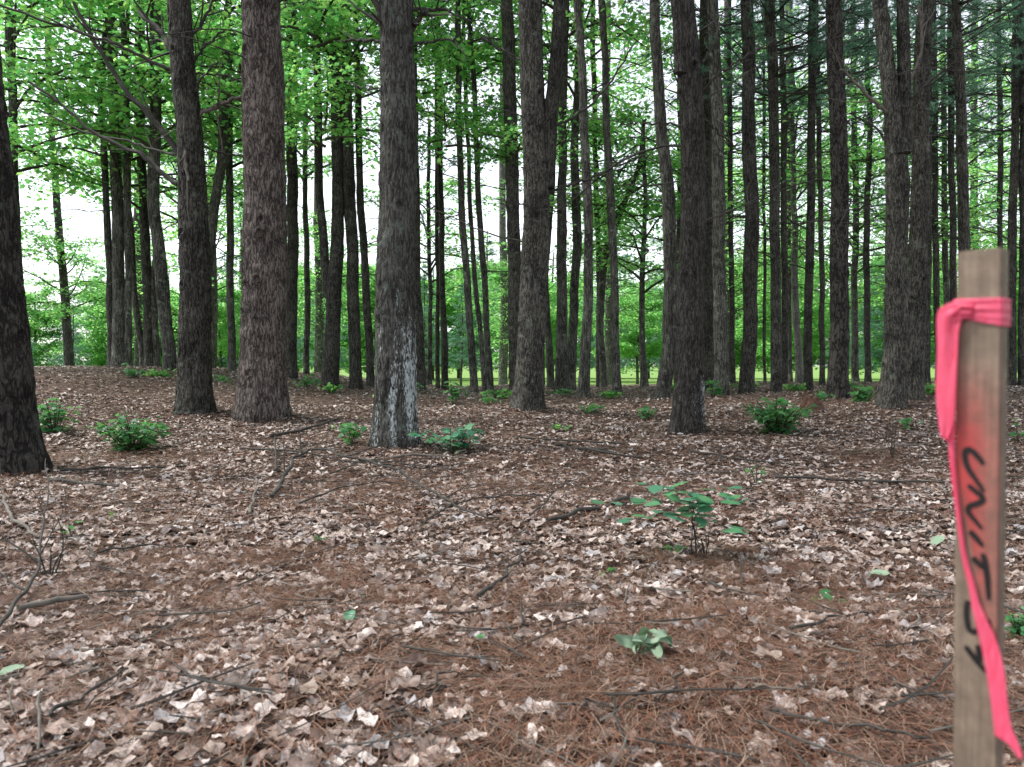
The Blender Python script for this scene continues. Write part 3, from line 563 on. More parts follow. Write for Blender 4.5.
mm_ = [
 ('wavy trunk leaning away from the lichen-spotted forked pine', [(551, 386, 7), (548, 330, 7), (545, 280, 6), (552, 180, 6), (556, 0, 5)], 25, MC[2], 7),
 ('mottled grey trunk in the middle group, thickest one there', [(561, 388, 13), (562, 320, 11), (561, 240, 10), (563, 150, 8), (566, 0, 8)], 21, MC[0], 8.5),
 ('wavy mottled trunk crossing behind the thickest of the middle group', [(570, 387, 10), (573, 320, 9), (578, 240, 9), (575, 150, 8), (581, 0, 7)], 23, MC[1], 8),
 ('dark upright tree of the middle group, standing a pace nearer with a bent foot', [(583, 401, 12), (587, 340, 10), (590, 260, 9), (588, 180, 9), (583, 100, 8), (578, 0, 8)], 17, MC[2], 9),
 ('narrow dark stem low behind the middle group', [(599, 386, 6), (600, 300, 6), (597, 200, 5), (592, 0, 5)], 26, ML[2], 5),
 ('straight slim tree standing apart just beyond the middle group', [(617, 393, 9), (615, 300, 8), (613, 220, 8), (606, 110, 7), (602, 0, 7)], 19, MC[0], 9),
 ('small dark crooked tree below drooping leaves, before the bent pine', [(645, 390, 8), (642, 340, 6), (643, 260, 5), (645, 180, 4), (644, 120, 3)], 24, ML[1], 2.6),
 ('grey stem with upward arms behind the slim tree, leaning outward', [(604, 385, 7), (600, 320, 7), (603, 260, 7), (622, 210, 6), (640, 165, 5), (645, 120, 4)], 25, ML[0], 5.2),
 ('pale grey leaning trunk seen between slim pines near the field', [(800, 385, 8), (797, 330, 7), (795, 260, 6), (792, 120, 5), (790, 0, 5)], 27, MC[1], 5),
 ('broadleaf trunk with low green boughs behind the thick banded pine', [(856, 386, 7), (854, 300, 6), (856, 200, 6), (852, 0, 5)], 29, MC[2], 3.6),
 ('broadleaf stem just behind the dark pole, between the paired pines and stake', [(944, 386, 6), (946, 300, 6), (944, 150, 5), (942, 0, 5)], 28, MC[0], 4.5),
 ('leafy slim tree behind the pair of slender poles past the resin-streaked trunk', [(429, 386, 5), (431, 300, 4), (428, 200, 4), (430, 120, 3)], 28, ML[2], 3.4),
 ('young leafy tree behind the bent pine and the pale-based pine', [(679, 388, 5), (678, 300, 5), (680, 180, 4), (678, 0, 4)], 27, MC[1], 4.2),
 ('young leafy tree showing low between the bush and the stump', [(790, 386, 5), (789, 300, 5), (788, 150, 4), (788, 0, 4)], 31, MC[0], 3.8),
 ('bright-leaved tree overhanging the sky gap above the mound', [(70, 372, 9), (66, 300, 8), (58, 220, 7), (52, 120, 6), (46, 0, 6)], 33, ML[0], 2.2),
 ('dark-leaved tree whose boughs fill the top corner of the photo over the leaning trunk', [(22, 368, 8), (20, 300, 8), (15, 200, 8), (12, 90, 8), (8, 0, 7)], 20, MD[1], 4.2),
 ('leafy tree behind the leaning grey stem, pale green low boughs', [(182, 378, 7), (184, 300, 6), (183, 200, 6), (186, 0, 5)], 30, MC[2], 4.5),
 ('leafy tree filling the gap beside the thick red-barked trunk', [(306, 384, 6), (308, 300, 6), (306, 200, 5), (304, 0, 5)], 27, MC[1], 6.0),
]
for k, (lab, W, Y, cr, cz) in enumerate(mm_):
    tree('maple', lab, W, 'pale' if 'pale grey leaning' in lab else 'maple', Y=Y, crown=cr, cz=cz, branches=2, bz=(2.5, 7), seed=80+k, Ht=cz+7 if cr in MC else cz+3.4)

bigs = [
 ('big leafy tree whose crown fills the gap between the limb-bearing pine and slanting stem', 212, 37, 1, .9), ('big leafy tree behind the Y-forked broadleaf tree', 318, 44, 0, .6),
  ('big leafy tree between the middle group and the slim lone tree', 608, 48, 1, .75),
 ('big leafy tree in the gaps behind the two pines that back the pale-based pine', 727, 44, 1, .8),
 ('big leafy tree behind the thick straight banded pine', 842, 42, 1, .85),
 ('big leafy tree behind the narrow-forked pine over the stake', 975, 44, 1, .85), ('big leafy tree at the photo edge beyond the stake', 1030, 33, 0, .95),
 ('big leafy tree just outside the photo edge behind the leaning dark pine', -45, 30, 1, .8), ('low leafy tree on the far slope behind the fanned clump of stems', 138, 44, 0, .52),
 ('small leafy tree in the gap of open sky between slim stems and the forked pine', 503, 52, 0, .5)]
for k, (lab, px, Yb, ci, cs_) in enumerate(bigs):
    tree('maple', lab, [(px, 386, 9), (px+2, 300, 8), (px-2, 200, 7), (px, 100, 6), (px, 0, 5)], 'maple', Y=Yb, crown=MB[ci], cz=4.2*cs_, cs=cs_*.9, seed=140+k, Ht=15*cs_, flare=.8)

# ---- trees beyond the field: individual trees, too alike to tell apart
def far_tree(kind, label, group, x, y, s, crown, th, k, cz, mt='maple'):
    z = h1(x, y); root = thing(KIND[kind], label, 'tree', (x, y, z), group)
    A = Acc(); r = np.random.default_rng(300+k)
    zs = np.linspace(-.2, th, 9); P = np.stack([r.normal(0, .05, 9).cumsum(), np.zeros(9), zs], 1)
    tube(A, P, np.linspace(.2, .05, 9)*s, 8)
    link('trunk', A.mesh('trunk', M[mt], True), root)
    c = link('crown', crown, root, (0, 0, cz)); c.rotation_euler = (0, 0, r.uniform(0, 6.28)); c.scale = (s, s, s*r.uniform(.85, 1.1))
r = np.random.default_rng(5)
k = 0
for x in np.arange(-62, 66, 6.0):
    if -50 < x < -30: s, y = 0.8, 84
    elif -14 < x < 2: s, y = 1.25, 88
    else: s, y = 1.3, 78
    y = y+r.uniform(-5, 5); k += 1
    if r.random() < .68:
        far_tree('maple', 'rounded green broadleaf tree in the row beyond the field', 'broadleaf trees beyond the field', x+r.uniform(-1.5, 1.5), y, s*r.uniform(.85, 1.1), MF[k % 3], 10*s, k, .6)
    else:
        far_tree('pine', 'blue-green pine in the row beyond the field', 'pines beyond the field', x+r.uniform(-1.5, 1.5), y, s*r.uniform(.85, 1.1), PF[k % 2], 13*s, k, .8, 'pine')
for x in np.arange(-90, 96, 9.0):
    k += 1; s = 1.35 if x > 6 else (.95 if -66 < x < -32 else 1.45)
    far_tree('maple', 'rounded green broadleaf tree in the row beyond the field', 'broadleaf trees beyond the field', x+r.uniform(-2, 2), 104+r.uniform(-6, 8), s*r.uniform(.9, 1.15), MF[k % 3], 10*s, k, .3)
for (x, y, s, kd, lab) in [(-12, 52, .62, 'p', 'spreading blue-green pine seen between the Y-forked tree and the thick red-barked trunk'), (-21, 58, .6, 'm', 'small round leafy tree seen beside the limb-bearing pine, before the field'), (17, 50, .6, 'm', 'round leafy tree at the field side behind the bush and stump'), (24, 56, .62, 'p', 'spreading pine with layered boughs seen past the thick banded pine'), (9, 58, .6, 'm', 'round leafy tree in the field gap beside the bent pine'), (31, 47, .7, 'm', 'round leafy tree at the field side near the stake'), (-32, 52, .42, 'p', 'small spreading pine below the sky gap, behind the three-stemmed clump'), (-17, 60, .7, 'p', 'spreading pine seen in the gap right after the thick red-barked trunk'), (2.5, 62, .6, 'm', 'round leafy tree in the field gap behind the lichen-spotted forked pine'), (37, 58, .8, 'm', 'round leafy tree beyond the stake at the photo edge'), (-7, 66, .7, 'p', 'tall blue-green pine in the open gap beside the resin-streaked trunk'), (-3.5, 56, .5, 'p', 'slight blue-green pine in the open gap between the slender poles and slim stems')]:
    k += 1
    if kd == 'm': far_tree('maple', lab, None, x, y, s, MF[k % 3], 10*s, k, 1.6)
    else: far_tree('pine', lab, None, x, y, s, PF[k % 2], 13*s, k, 1.2, 'pine')
for (x, y, s, kd, lab) in [(-39, 78, .95, 'm', 'round yellow-green tree beneath the open sky gap at the mound'), (-44, 86, .85, 'p', 'blue-green pine rising beside the round yellow-green tree under the sky gap'), (-47.5, 80, .9, 'm', 'leafy tree seen just beside the rough leaning pine, under the sky gap'), (-36, 66, .5, 'p', 'low spreading blue-green pine at the foot of the sky gap'), (-34, 80, 1.1, 'm', 'tall leafy tree seen through the three-stemmed clump')]:
    k += 1
    if kd == 'm': far_tree('maple', lab, None, x, y, s, MF[k % 3], 10*s, k, -.2)
    else: far_tree('pine', lab, None, x, y, s*1.1, PF[k % 2], 13*s, k, .3, 'pine')

# ------------------------------------------------------------------ litter of the forest floor
def wedge(n, y0, y1, r, half=0.72, pad=0.6):
    y = np.sqrt(r.uniform(0, 1, n)*((y1)**2-(y0)**2)+y0**2); x = r.uniform(-1, 1, n)*(half*y+pad)
    return x, y
def leafpatch(x, y):      # 1 where dry leaves lie thick, 0 where needles do
    n = 0.4*vnoise(x*0.8+5, y*0.8) + 0.35*vnoise(x*2.7, y*2.7+9) + 0.25*vnoise(x*7, y*7)
    near = 0.10*(1-smooth(1.8, 3.2, y))*smooth(-1.2, .2, x) + .22*np.clip(mound(x, y, .95), 0, 1)
    return smooth(0.34, 0.60, n-near)
def dry_leaf_templates(r, fine):
    out = []
    for q in range(14 if fine else 8):
        k = 16 if fine else 10; a = np.arange(k)*2*np.pi/k
        lob = 1+0.17*np.cos(a*r.integers(4, 7)+r.uniform(0, 6))
        def ring(f_, n_):
            rad = 0.5*f_*lob*(r.uniform(.82, 1.12, k) if f_ == 1 else 1)*(1-0.2*np.abs(np.sin(a)))
            return np.cos(a)*rad, np.sin(a)*rad*asp
        asp = r.uniform(.5, .95); cx_, cy2, ph = r.uniform(-.35, .35), r.uniform(-.2, .7)+1.3*(r.random() < .15), r.uniform(0, 6)
        def zf(x, y): return cy2*y*y+cx_*x*x+.10*np.sin(x*9+ph)*np.cos(y*8+ph)+.07*np.abs(y)
        rings = []
        for f_ in ((.5, 1) if fine else (1,)):
            x, y = ring(f_, k); rings.append(np.stack([x, y, zf(x, y)+r.normal(0, .035*f_, k)], 1))
        V = np.vstack([[[0, 0, -.01]]]+rings)
        fc = [(0, 1+i_, 1+(i_+1) % k) for i_ in range(k)]
        if fine: fc += [(1+i_, 1+k+i_, 1+k+(i_+1) % k, 1+(i_+1) % k) for i_ in range(k)]
        out.append((V, fc))
    return out
r = np.random.default_rng(77); TPL_F = dry_leaf_templates(r, True); TPL_C = dry_leaf_templates(r, False)
def litter(name, specs, label):
    A = Acc()
    for (n, y0, y1, smin, smax, zmax, bias) in specs:
        x, y = wedge(n, y0, y1, r); keep = r.random(n) < bias+(1-bias)*leafpatch(x, y); x, y = x[keep], y[keep]; n = len(x)
        P = np.stack([x, y, H(x, y)+0.004+r.uniform(0, 1, n)**2*zmax], 1)
        Nn = r.normal(size=(n, 3))*[0.13, 0.13, 0]+[0, 0, 1]; fr = frames(Nn, r)
        S = smin+(smax-smin)*r.uniform(0, 1, n)**1.5; TPL = TPL_F if y1 <= 6 else TPL_C; t = r.integers(0, len(TPL), n)
        for q, (tv, fc) in enumerate(TPL):
            s_ = t == q
            scatter(A, tv, P[s_], fr[s_], S[s_], 0, fc)
    o = link(name, A.mesh(name, M['litter'], True)); o['kind'] = 'stuff'; o['label'] = label; o['category'] = 'dead leaves'
litter('leaf_litter', [(27000, 1.1, 6, .030, .115, .024, .34), (46000, 6, 14, .04, .11, .030, .36), (32000, 14, 30, .05, .12, .04, .4)], 'pale curled dead leaves strewn over the whole forest floor')
def needles():
    A = Acc()
    for (n, y0, y1, L0, w0, zmax) in [(120000, 1.1, 4.2, .12, .0009, .030), (60000, 4.2, 9, .13, .0021, .038), (26000, 9, 16, .14, .004, .038)]:
        x, y = wedge(n, y0, y1, r); keep = r.random(n) < 0.34+0.66*(1-leafpatch(x, y)); x, y = x[keep], y[keep]; n = len(x)
        cl = r.normal(0, .5, n) + 6.28*vnoise(x*1.5, y*1.5)  # loosely combed
        az = np.where(r.random(n) < .35, cl, r.uniform(0, 6.28, n)); tl = r.normal(0, .16, n)
        L = L0*r.uniform(.5, 1.15, n); D = np.stack([np.cos(az)*np.cos(tl), np.sin(az)*np.cos(tl), np.sin(tl)], 1)
        S = np.stack([-np.sin(az), np.cos(az), np.zeros(n)], 1); bend = r.normal(0, .10, n)[:, None]*L[:, None]
        C = np.stack([x, y, H(x, y)+.006+r.uniform(0, 1, n)*zmax], 1); w_ = w0*r.uniform(.8, 1.3, n)[:, None]; up = np.array([0, 0, 1.])
        a_ = C-D*L[:, None]/2; b_ = C+S*bend+up*0.004; c_ = C+D*L[:, None]/2
        a_[:, 2] = np.maximum(a_[:, 2], H(a_[:, 0], a_[:, 1])+.003); c_[:, 2] = np.maximum(c_[:, 2], H(c_[:, 0], c_[:, 1])+.003)
        V = np.stack([a_-S*w_, a_+S*w_, b_+S*w_, b_-S*w_, c_+S*w_*.5, c_-S*w_*.5], 1).reshape(-1, 3)
        L_ = (np.arange(n)[:, None]*6+np.array([0, 1, 2, 3, 3, 2, 4, 5])[None]).ravel()
        A.add(V, L_, np.full(n*2, 4))
    o = link('needle_litter', A.mesh('needle_litter', M['straw'])); o['kind'] = 'stuff'; o['label'] = 'rust brown fallen pine needles matted over the forest floor'; o['category'] = 'pine needles'
needles()
def twigs():
    A = Acc()
    for q in range(1100):
        yy = math.sqrt(r.uniform(1.2, 26**2)); yy = max(1.5, yy) if r.random() < .6 else r.uniform(1.6, 9); xx = r.uniform(-.7, .7)*yy
        P, _, _ = limbpath(r, (0, 0, 0), r.uniform(0, 6.28), 0, r.uniform(.08, .45)*(1+yy*.03), 5, 0, .13)
        P[:, 0] += xx; P[:, 1] += yy; P[:, 2] = H(P[:, 0], P[:, 1])+.02+np.abs(P[:, 2])*.3+r.uniform(0, .025)
        tube(A, P, np.linspace(1, .5, len(P))*r.uniform(.0014, .0052), 4, m=int(r.random() < .3))
    o = link('twig_litter', A.mesh('twig_litter', [M['dead'], M['deadpale']])); o['kind'] = 'stuff'; o['label'] = 'small dark twigs scattered among the dead leaves'; o['category'] = 'twigs'
twigs()

# ------------------------------------------------------------------ fallen sticks and branches
def stick(label, pts, r0, r1, m='dead', lift=None, subs=(), name='fallen_stick', cat='stick', wob=.012):
    W = []
    for k_, p in enumerate(pts):
        g_ = onground(p[0], p[1]); l = p[2] if len(p) > 2 else 0
        W.append([g_[0], g_[1], g_[2]+r0*.9+l+.032])
    W = np.array(W); base = W[0].copy(); n = 8*len(W); S_ = spline(W, n)-base
    rr_ = np.random.default_rng(int(pts[0][0]*7+pts[0][1])); kn = rr_.normal(0, wob*.9, (len(W)*3, 3))*[1, 1, .5]; kn[0] = 0; kn[-1] = 0
    S_ += spline(kn, n); S_[1:-1] += rr_.normal(0, wob*.2, (n-2, 3))*[1, 1, .4]
    root = thing(name, label, cat, base)
    A = Acc(); tube(A, S_, np.linspace(r0, r1, n)*rr_.uniform(.88, 1.12, n), 9); link('stem', A.mesh('stem', M[m], True), root)
    for (i_, az, el, L, rs) in subs:
        B = Acc(); j_ = int(i_*(n-1)); T, a2, e2 = limbpath(rr_, (0, 0, 0), az, el, L, 8, 0.02, .14); tube(B, T, np.linspace(rs, rs*.3, len(T)), 6)
        for _ in range(2):
            q_ = rr_.integers(3, 7); T2, _, _ = limbpath(rr_, T[q_], az+rr_.choice([-1, 1])*.7, el, L*.35, 5, .02, .15); tube(B, T2, np.linspace(rs*.4, rs*.15, len(T2)), 4)
        link('side_twig', B.mesh('side_twig', M[m], True), root, tuple(S_[j_]))
    return root
stick('long forked grey branch arching over the leaves, its bent foot resting on the ground', [(272, 503, .0), (282, 492, .04), (297, 471, .10), (318, 465, .12), (350, 474, .11), (392, 484, .10), (430, 508, .06), (470, 524, .03), (500, 528, .01)], .016, .005, 'dead',
      subs=[(.28, 1.9, .8, .32, .008), (.30, 2.6, .2, .35, .008), (.42, -.4, .08, .7, .007), (.5, .5, .15, .85, .008), (.6, .3, .1, .6, .007), (.8, .9, .3, .4, .005), (.16, 2.2, .9, .3, .008), (.38, 1.2, .4, .6, .006), (.47, -1.0, .1, .6, .005), (.55, -.7, .05, .7, .005), (.66, -.3, .12, .45, .004), (.34, .2, .1, .9, .006), (.72, 1.2, .2, .5, .005)], name='fallen_branch', cat='branch', wob=.018)
stick('short upright dark stub standing out of the leaves beside the forked branch', [(276, 475, .0), (276, 463, .03), (275, 452, .06), (275, 447, .08)], .012, .008, 'dead', wob=0)
stick('thick grey stick lying level in front of the resin-streaked trunk', [(392, 462), (420, 459), (466, 462)], .014, .008, 'deadpale')
stick('straight grey stick pointing at the round-leaved seedling', [(548, 528), (580, 519), (628, 504)], .011, .014, 'dead')
stick('forked broken stick tip lying among needles at mid floor', [(478, 606), (500, 590), (520, 568, .02)], .009, .006, 'dead', subs=[(.5, 1.2, .1, .12, .004)])
stick('thin curved black twig near the bottom edge, bowed like a smile', [(572, 716), (610, 719), (650, 716), (672, 704, .01), (684, 686, .01)], .0035, .0025, 'dead')
stick('long thin twig along the bottom edge toward the stake', [(770, 726), (820, 737), (880, 746), (930, 752)], .005, .003, 'dead')
stick('small curved twig on the leaves below the wilted leaf bunch', [(735, 700), (770, 704), (800, 700), (812, 690)], .0035, .002, 'deadpale')
stick('dark straight stick lying slantwise in the lower corner leaves', [(52, 730), (90, 705), (128, 683)], .006, .003, 'dead')
stick('weathered half-rotten thick stick with a brown side in the near corner', [(18, 621), (60, 612), (88, 608)], .013, .010, 'deadpale', wob=.003)
stick('thin stick lying level above the half-rotten thick one', [(50, 606), (90, 600), (150, 600)], .005, .003, 'dead')
stick('long slender stick lying across the clearing on the stake side', [(775, 482), (860, 486), (945, 488)], .013, .008, 'dead')
stick('dark rotten branch lying level beyond the clearing', [(556, 449), (590, 455), (640, 462)], .018, .012, 'dead', subs=[(.5, -.3, .1, .5, .008)], name='fallen_branch', cat='branch')
stick('long stick running level in front of the mound', [(60, 475), (110, 473), (190, 470)], .012, .008, 'dead')
stick('dark curved stick behind the forked branch, near the red-barked trunk', [(270, 440), (300, 434), (340, 422)], .022, .012, 'dead')
stick('pale stick propped on the leaves beside the seedling clump', [(640, 470), (690, 478), (760, 470)], .007, .004, 'deadpale')
stick('bent twig by the middle of the clearing', [(338, 668), (370, 655), (404, 646)], .004, .003, 'dead')
stick('thin bare twig lying behind the big leafy bush', [(850, 455), (880, 452), (930, 447)], .009, .005, 'deadpale')
stick('dead branch lying behind the forked branch with its own side twigs', [(240, 452), (300, 459, .03), (360, 468, .02), (440, 462)], .012, .004, 'dead', subs=[(.3, .6, .3, .5, .005), (.6, -.5, .2, .45, .005), (.8, .4, .3, .3, .004)], name='fallen_branch', cat='branch')
stick('tangle of thin dead twigs in front of the forked branch', [(300, 512, .02), (345, 498, .05), (400, 492, .03), (455, 505)], .006, .002, 'dead', subs=[(.2, -.6, .3, .4, .003), (.5, .8, .3, .35, .003), (.7, -.3, .2, .4, .003)], name='fallen_branch', cat='branch')
stick('short curled stick on the leaves left of the forked branch foot', [(250, 520, .0), (256, 500, .03), (254, 488, .05)], .009, .006, 'deadpale')
stick('thin arched twig in the clearing between the forked branch and the seedling', [(530, 522, .0), (552, 505, .04), (578, 486, .03), (590, 478)], .006, .003, 'dead')
stick('long dark stick lying level before the pale-based pine', [(520, 441), (570, 444), (625, 448)], .014, .009, 'dead')
stick('slanting stick in the clearing before the leafy bush', [(690, 455), (740, 463), (800, 470)], .011, .006, 'dead')
stick('thin stick near the stake beyond the faded green leaf', [(850, 520), (890, 516), (935, 522)], .006, .004, 'dead')
stick('short thick stick beside the leaning trunk foot', [(48, 484), (80, 488), (118, 492)], .014, .010, 'dead')
stick('dark twig crossing the leaves below the bright sprig', [(100, 560), (150, 552), (200, 556)], .006, .003, 'dead')
stick('broken stick on the clearing between wilted bunch and stake', [(790, 640), (830, 628), (868, 624)], .006, .004, 'dead')
stick('small forked twig in the lower middle needles', [(420, 700), (450, 688), (486, 690)], .004, .002, 'dead', subs=[(.5, .9, .1, .1, .002)])
stick('wiry tangle of dead twigs right in front of the resin-streaked trunk', [(330, 480, .02), (375, 470, .06), (430, 476, .05), (480, 468, .02)], .007, .003, 'dead', subs=[(.15, -.9, .2, .6, .004), (.35, .7, .3, .5, .004), (.5, -.5, .15, .7, .004), (.65, 1.2, .4, .4, .003), (.8, -.2, .2, .5, .003)], name='fallen_branch', cat='branch')
stick('brittle branched stick lying between the forked branch and the clearing', [(420, 540, .01), (445, 520, .04), (500, 505, .03), (545, 500)], .006, .003, 'dead', subs=[(.3, .9, .3, .4, .003), (.6, -.8, .2, .4, .003)], name='fallen_branch', cat='branch')
# dead twig pile by the leaning trunk
stick('mossy fallen branch sprawling at the photo edge under the leaning trunk', [(-25, 668), (12, 625, .02), (36, 590, .04), (42, 560, .10), (48, 530, .16), (46, 490, .2)], .009, .003, 'dead', wob=.005,
      subs=[(.3, 2.6, .2, .35, .006), (.45, 2.9, .35, .4, .005), (.5, 0.8, .8, .3, .004), (.7, 2.2, .5, .25, .004)], name='fallen_branch', cat='branch')
stick('grey curved branch piece at the photo edge behind the mossy one', [(-15, 500, .02), (4, 515, .06), (18, 535, .03), (40, 545)], .011, .008, 'deadpale')

# ------------------------------------------------------------------ seedlings, sprouts and bushes
def plant(name, label, cat, px, py, wpx, hpx, n_stem, per, size, m='herb', tpl=None, seed=0, up=1.0, group=None, dense=0.0, tilt=.35):
    g_ = onground(px, py); r_ = np.random.default_rng(900+seed); sc = g_[1]/F; Rr = wpx/2*sc; Hh = hpx*sc
    tpl = MAPLE_LEAF if tpl is None else tpl
    root = thing(name, label, cat, g_, group); A = Acc(); LP = []; LN = []
    for s in range(n_stem):
        az = r_.uniform(0, 6.28); rad = Rr*math.sqrt(r_.random())*.85; hh = Hh*(1-.45*(rad/Rr)**2)*r_.uniform(.6, 1)
        tip = np.array([math.cos(az)*rad, math.sin(az)*rad, hh]); st = np.array([math.cos(az)*rad*.15, math.sin(az)*rad*.15, -.02])
        S_ = spline([st, (st+tip)/2+[0, 0, .12*Hh]+r_.normal(0, .02, 3)*Hh, tip], 8); tube(A, S_, np.linspace(.004, .0018, 8)*(1+Hh), 4)
        u = r_.uniform(.35 if dense == 0 else .15, 1, per); bi = np.clip((u*7).astype(int), 0, 6); pp = S_[bi]
        off = r_.normal(size=(per, 3))*[1, 1, .25]; off /= np.linalg.norm(off, axis=1)[:, None]
        LP.append(pp+off*size*r_.uniform(.5, 1.2, (per, 1))); LN.append(r_.normal(size=(per, 3))*tilt+[0, 0, 1]+off*.25)
    LP = np.concatenate(LP); LN = np.concatenate(LN); LP[:, 2] = np.maximum(LP[:, 2], .015)
    link('stem', A.mesh('stem', M['twig'], True), root)
    B = Acc(); scatter(B, tpl, LP, frames(LN, r_), size*r_.uniform(.6, 1.25, len(LP))); link('foliage', B.mesh('foliage', M[m], False), root)
    return root
plant('bush', 'dense low dark-green bush of lobed leaves in front of the mound', 'bush', 133, 451, 100, 44, 46, 7, .10, seed=1, dense=1, tilt=.2)
plant('bush', 'smaller leafy clump beside the leaning trunk, next to the dense bush', 'bush', 55, 433, 64, 40, 26, 6, .10, seed=2, dense=1, tilt=.2)
plant('bush', 'large leafy bush beside the rotten stump', 'bush', 778, 434, 100, 42, 54, 7, .11, seed=3, dense=1, tilt=.2)
plant('bush', 'sparse bright sprouts in the gap between the dense bush and the leaning stem', 'bush', 135, 378, 34, 13, 12, 5, .10, seed=4)
plant('seedling', 'broad-leaved seedling in front of the resin-streaked trunk on its mound side', 'seedling', 350, 446, 34, 32, 8, 6, .10, seed=5)
plant('seedling', 'spreading seedling with wide leaves at the foot of the resin-streaked trunk', 'seedling', 450, 452, 86, 34, 18, 6, .11, m='herb2', tilt=.25, seed=6)
plant('sapling', 'bright young sapling behind the foot of the resin-streaked trunk', 'sapling', 453, 405, 26, 26, 7, 6, .12, seed=7)
plant('sapling', 'pale sprig by the slim leaning stems', 'sapling', 490, 405, 22, 12, 5, 5, .11, seed=8)
plant('sapling', 'low ground sprout behind the thick red-barked trunk', 'sapling', 307, 388, 34, 14, 10, 5, .12, seed=9)
plant('sapling', 'green sprout beside the slim stem of the gap by the red-barked trunk', 'sapling', 222, 382, 18, 8, 6, 4, .12, seed=10)
plant('sapling', 'low yellow-green sprouts before the dark tree of the middle group', 'sapling', 590, 413, 36, 11, 10, 5, .08, seed=11)
plant('sapling', 'tuft of pale sprouts in the clearing under the bent pine', 'sapling', 647, 420, 26, 14, 8, 5, .08, seed=12)
plant('sapling', 'leafy sapling close behind the pale-based pine', 'sapling', 712, 398, 30, 22, 9, 6, .10, seed=13)
plant('bush', 'dark leafy shrub between the thick banded pine and leaning forked pine', 'bush', 865, 403, 36, 18, 16, 7, .11, seed=14, dense=1)
plant('sapling', 'sprouts under the leaning forked pine, thin and scattered', 'sapling', 908, 430, 30, 16, 7, 4, .07, seed=15)
plant('sapling', 'sprouts at the foot of the middle group of trunks', 'sapling', 566, 396, 44, 10, 10, 4, .12, seed=16)
plant('sapling', 'sprouts at the foot of the thick banded pine', 'sapling', 822, 400, 26, 10, 7, 4, .10, seed=17)
plant('seedling', 'small leafy shoot behind the stake against the dead leaves', 'seedling', 1017, 442, 22, 20, 5, 4, .08, seed=18)
plant('fern', 'dark tuft hidden at the stake side, cut by the photo edge', 'fern', 1021, 645, 26, 40, 14, 6, .03, seed=19, tpl=ROUND_LEAF)
plant('seedling', 'tiny pair-leaved sprig before the mound, near the mossy branch', 'seedling', 72, 540, 30, 22, 2, 4, .045, seed=20)
plant('seedling', 'tiny bright sprig between the mossy branch and forked branch', 'seedling', 112, 519, 22, 6, 2, 3, .045, seed=21)
plant('seedling', 'tiny dark-leaved seedling flat on the leaves in the stake-side clearing', 'seedling', 826, 606, 26, 14, 4, 3, .045, seed=22)
plant('seedling', 'mossy green sprig lying near the forked branch', 'seedling', 322, 541, 26, 8, 4, 5, .03, seed=23, tpl=ROUND_LEAF)
plant('seedling', 'thin upright seedling beyond the round-leaved one', 'seedling', 757, 486, 26, 36, 3, 4, .04, seed=24)
plant('seedling', 'low dark cluster of leaves under the round-leaved seedling', 'seedling', 671, 553, 20, 10, 5, 4, .045, seed=25)
plant('seedling', 'small dim sprout in the leaves next to the mid-floor twig', 'seedling', 612, 578, 22, 10, 3, 3, .04, seed=26)
for k_, (px, py, w_, h_, lab) in enumerate([(270+60, 392, 40, 9, 'low green sprouts at the foot of the Y-forked tree'), (500, 398, 34, 10, 'faint low sprouts between the slim leaning stems and the forked pine'), (612, 398, 30, 9, 'low sprouts at the foot of the slim lone tree'), (670, 392, 30, 10, 'green tuft behind the foot of the bent pine'), (745, 391, 40, 11, 'low greenery behind the big leafy bush'), (795, 392, 34, 9, 'sprouts between the bush and the slim pine'), (850, 392, 34, 12, 'low sprouts just past the thick banded pine'), (935, 396, 34, 13, 'greenery on the crest between paired pines and stake'), (160, 376, 44, 7, 'flat green patch of sprouts at the foot of the fanned clump'), (560, 430, 24, 6, 'tiny scattered sprouts in the clearing before the middle group'), (385, 400, 22, 10, 'sprouts beside the resin-streaked trunk, further back'), (410, 392, 30, 10, 'crest sprouts behind the resin-streaked trunk')]):
    plant('sapling', lab, 'sapling', px, py, w_, h_, 14, 5, .11 if py < 420 else .06, seed=40+k_, m='leaf')
# bare twiggy shrub
def bare_shrub(label, px, py, hpx, n, seed):
    g_ = onground(px, py); r_ = np.random.default_rng(seed); Hh = hpx*g_[1]/F
    root = thing('bare_shrub', label, 'shrub', g_)
    for s in range(n):
        A = Acc(); P, a, e = limbpath(r_, (0, 0, -.02), r_.uniform(0, 6.28), r_.uniform(.9, 1.45), Hh*r_.uniform(.6, 1.1), 8, 0, .12)
        tube(A, P, np.linspace(.005, .0015, len(P)), 5)
        for _ in range(2):
            q_ = r_.integers(3, 7); T, _, _ = limbpath(r_, P[q_], a+r_.normal(0, 1), .7, Hh*.3, 5, 0, .15); tube(A, T, np.linspace(.002, .001, len(T)), 4)
        link('stem', A.mesh('stem', M['dead'], True), root)
bare_shrub('leafless twiggy shrub between the forked pine and the stake', 893, 458, 42, 6, 5)
bare_shrub('thin upright reddish shoots by the mossy branch', 50, 580, 70, 4, 6)
bare_shrub('few bare stalks under the round-leaved seedling', 705, 558, 30, 4, 7)
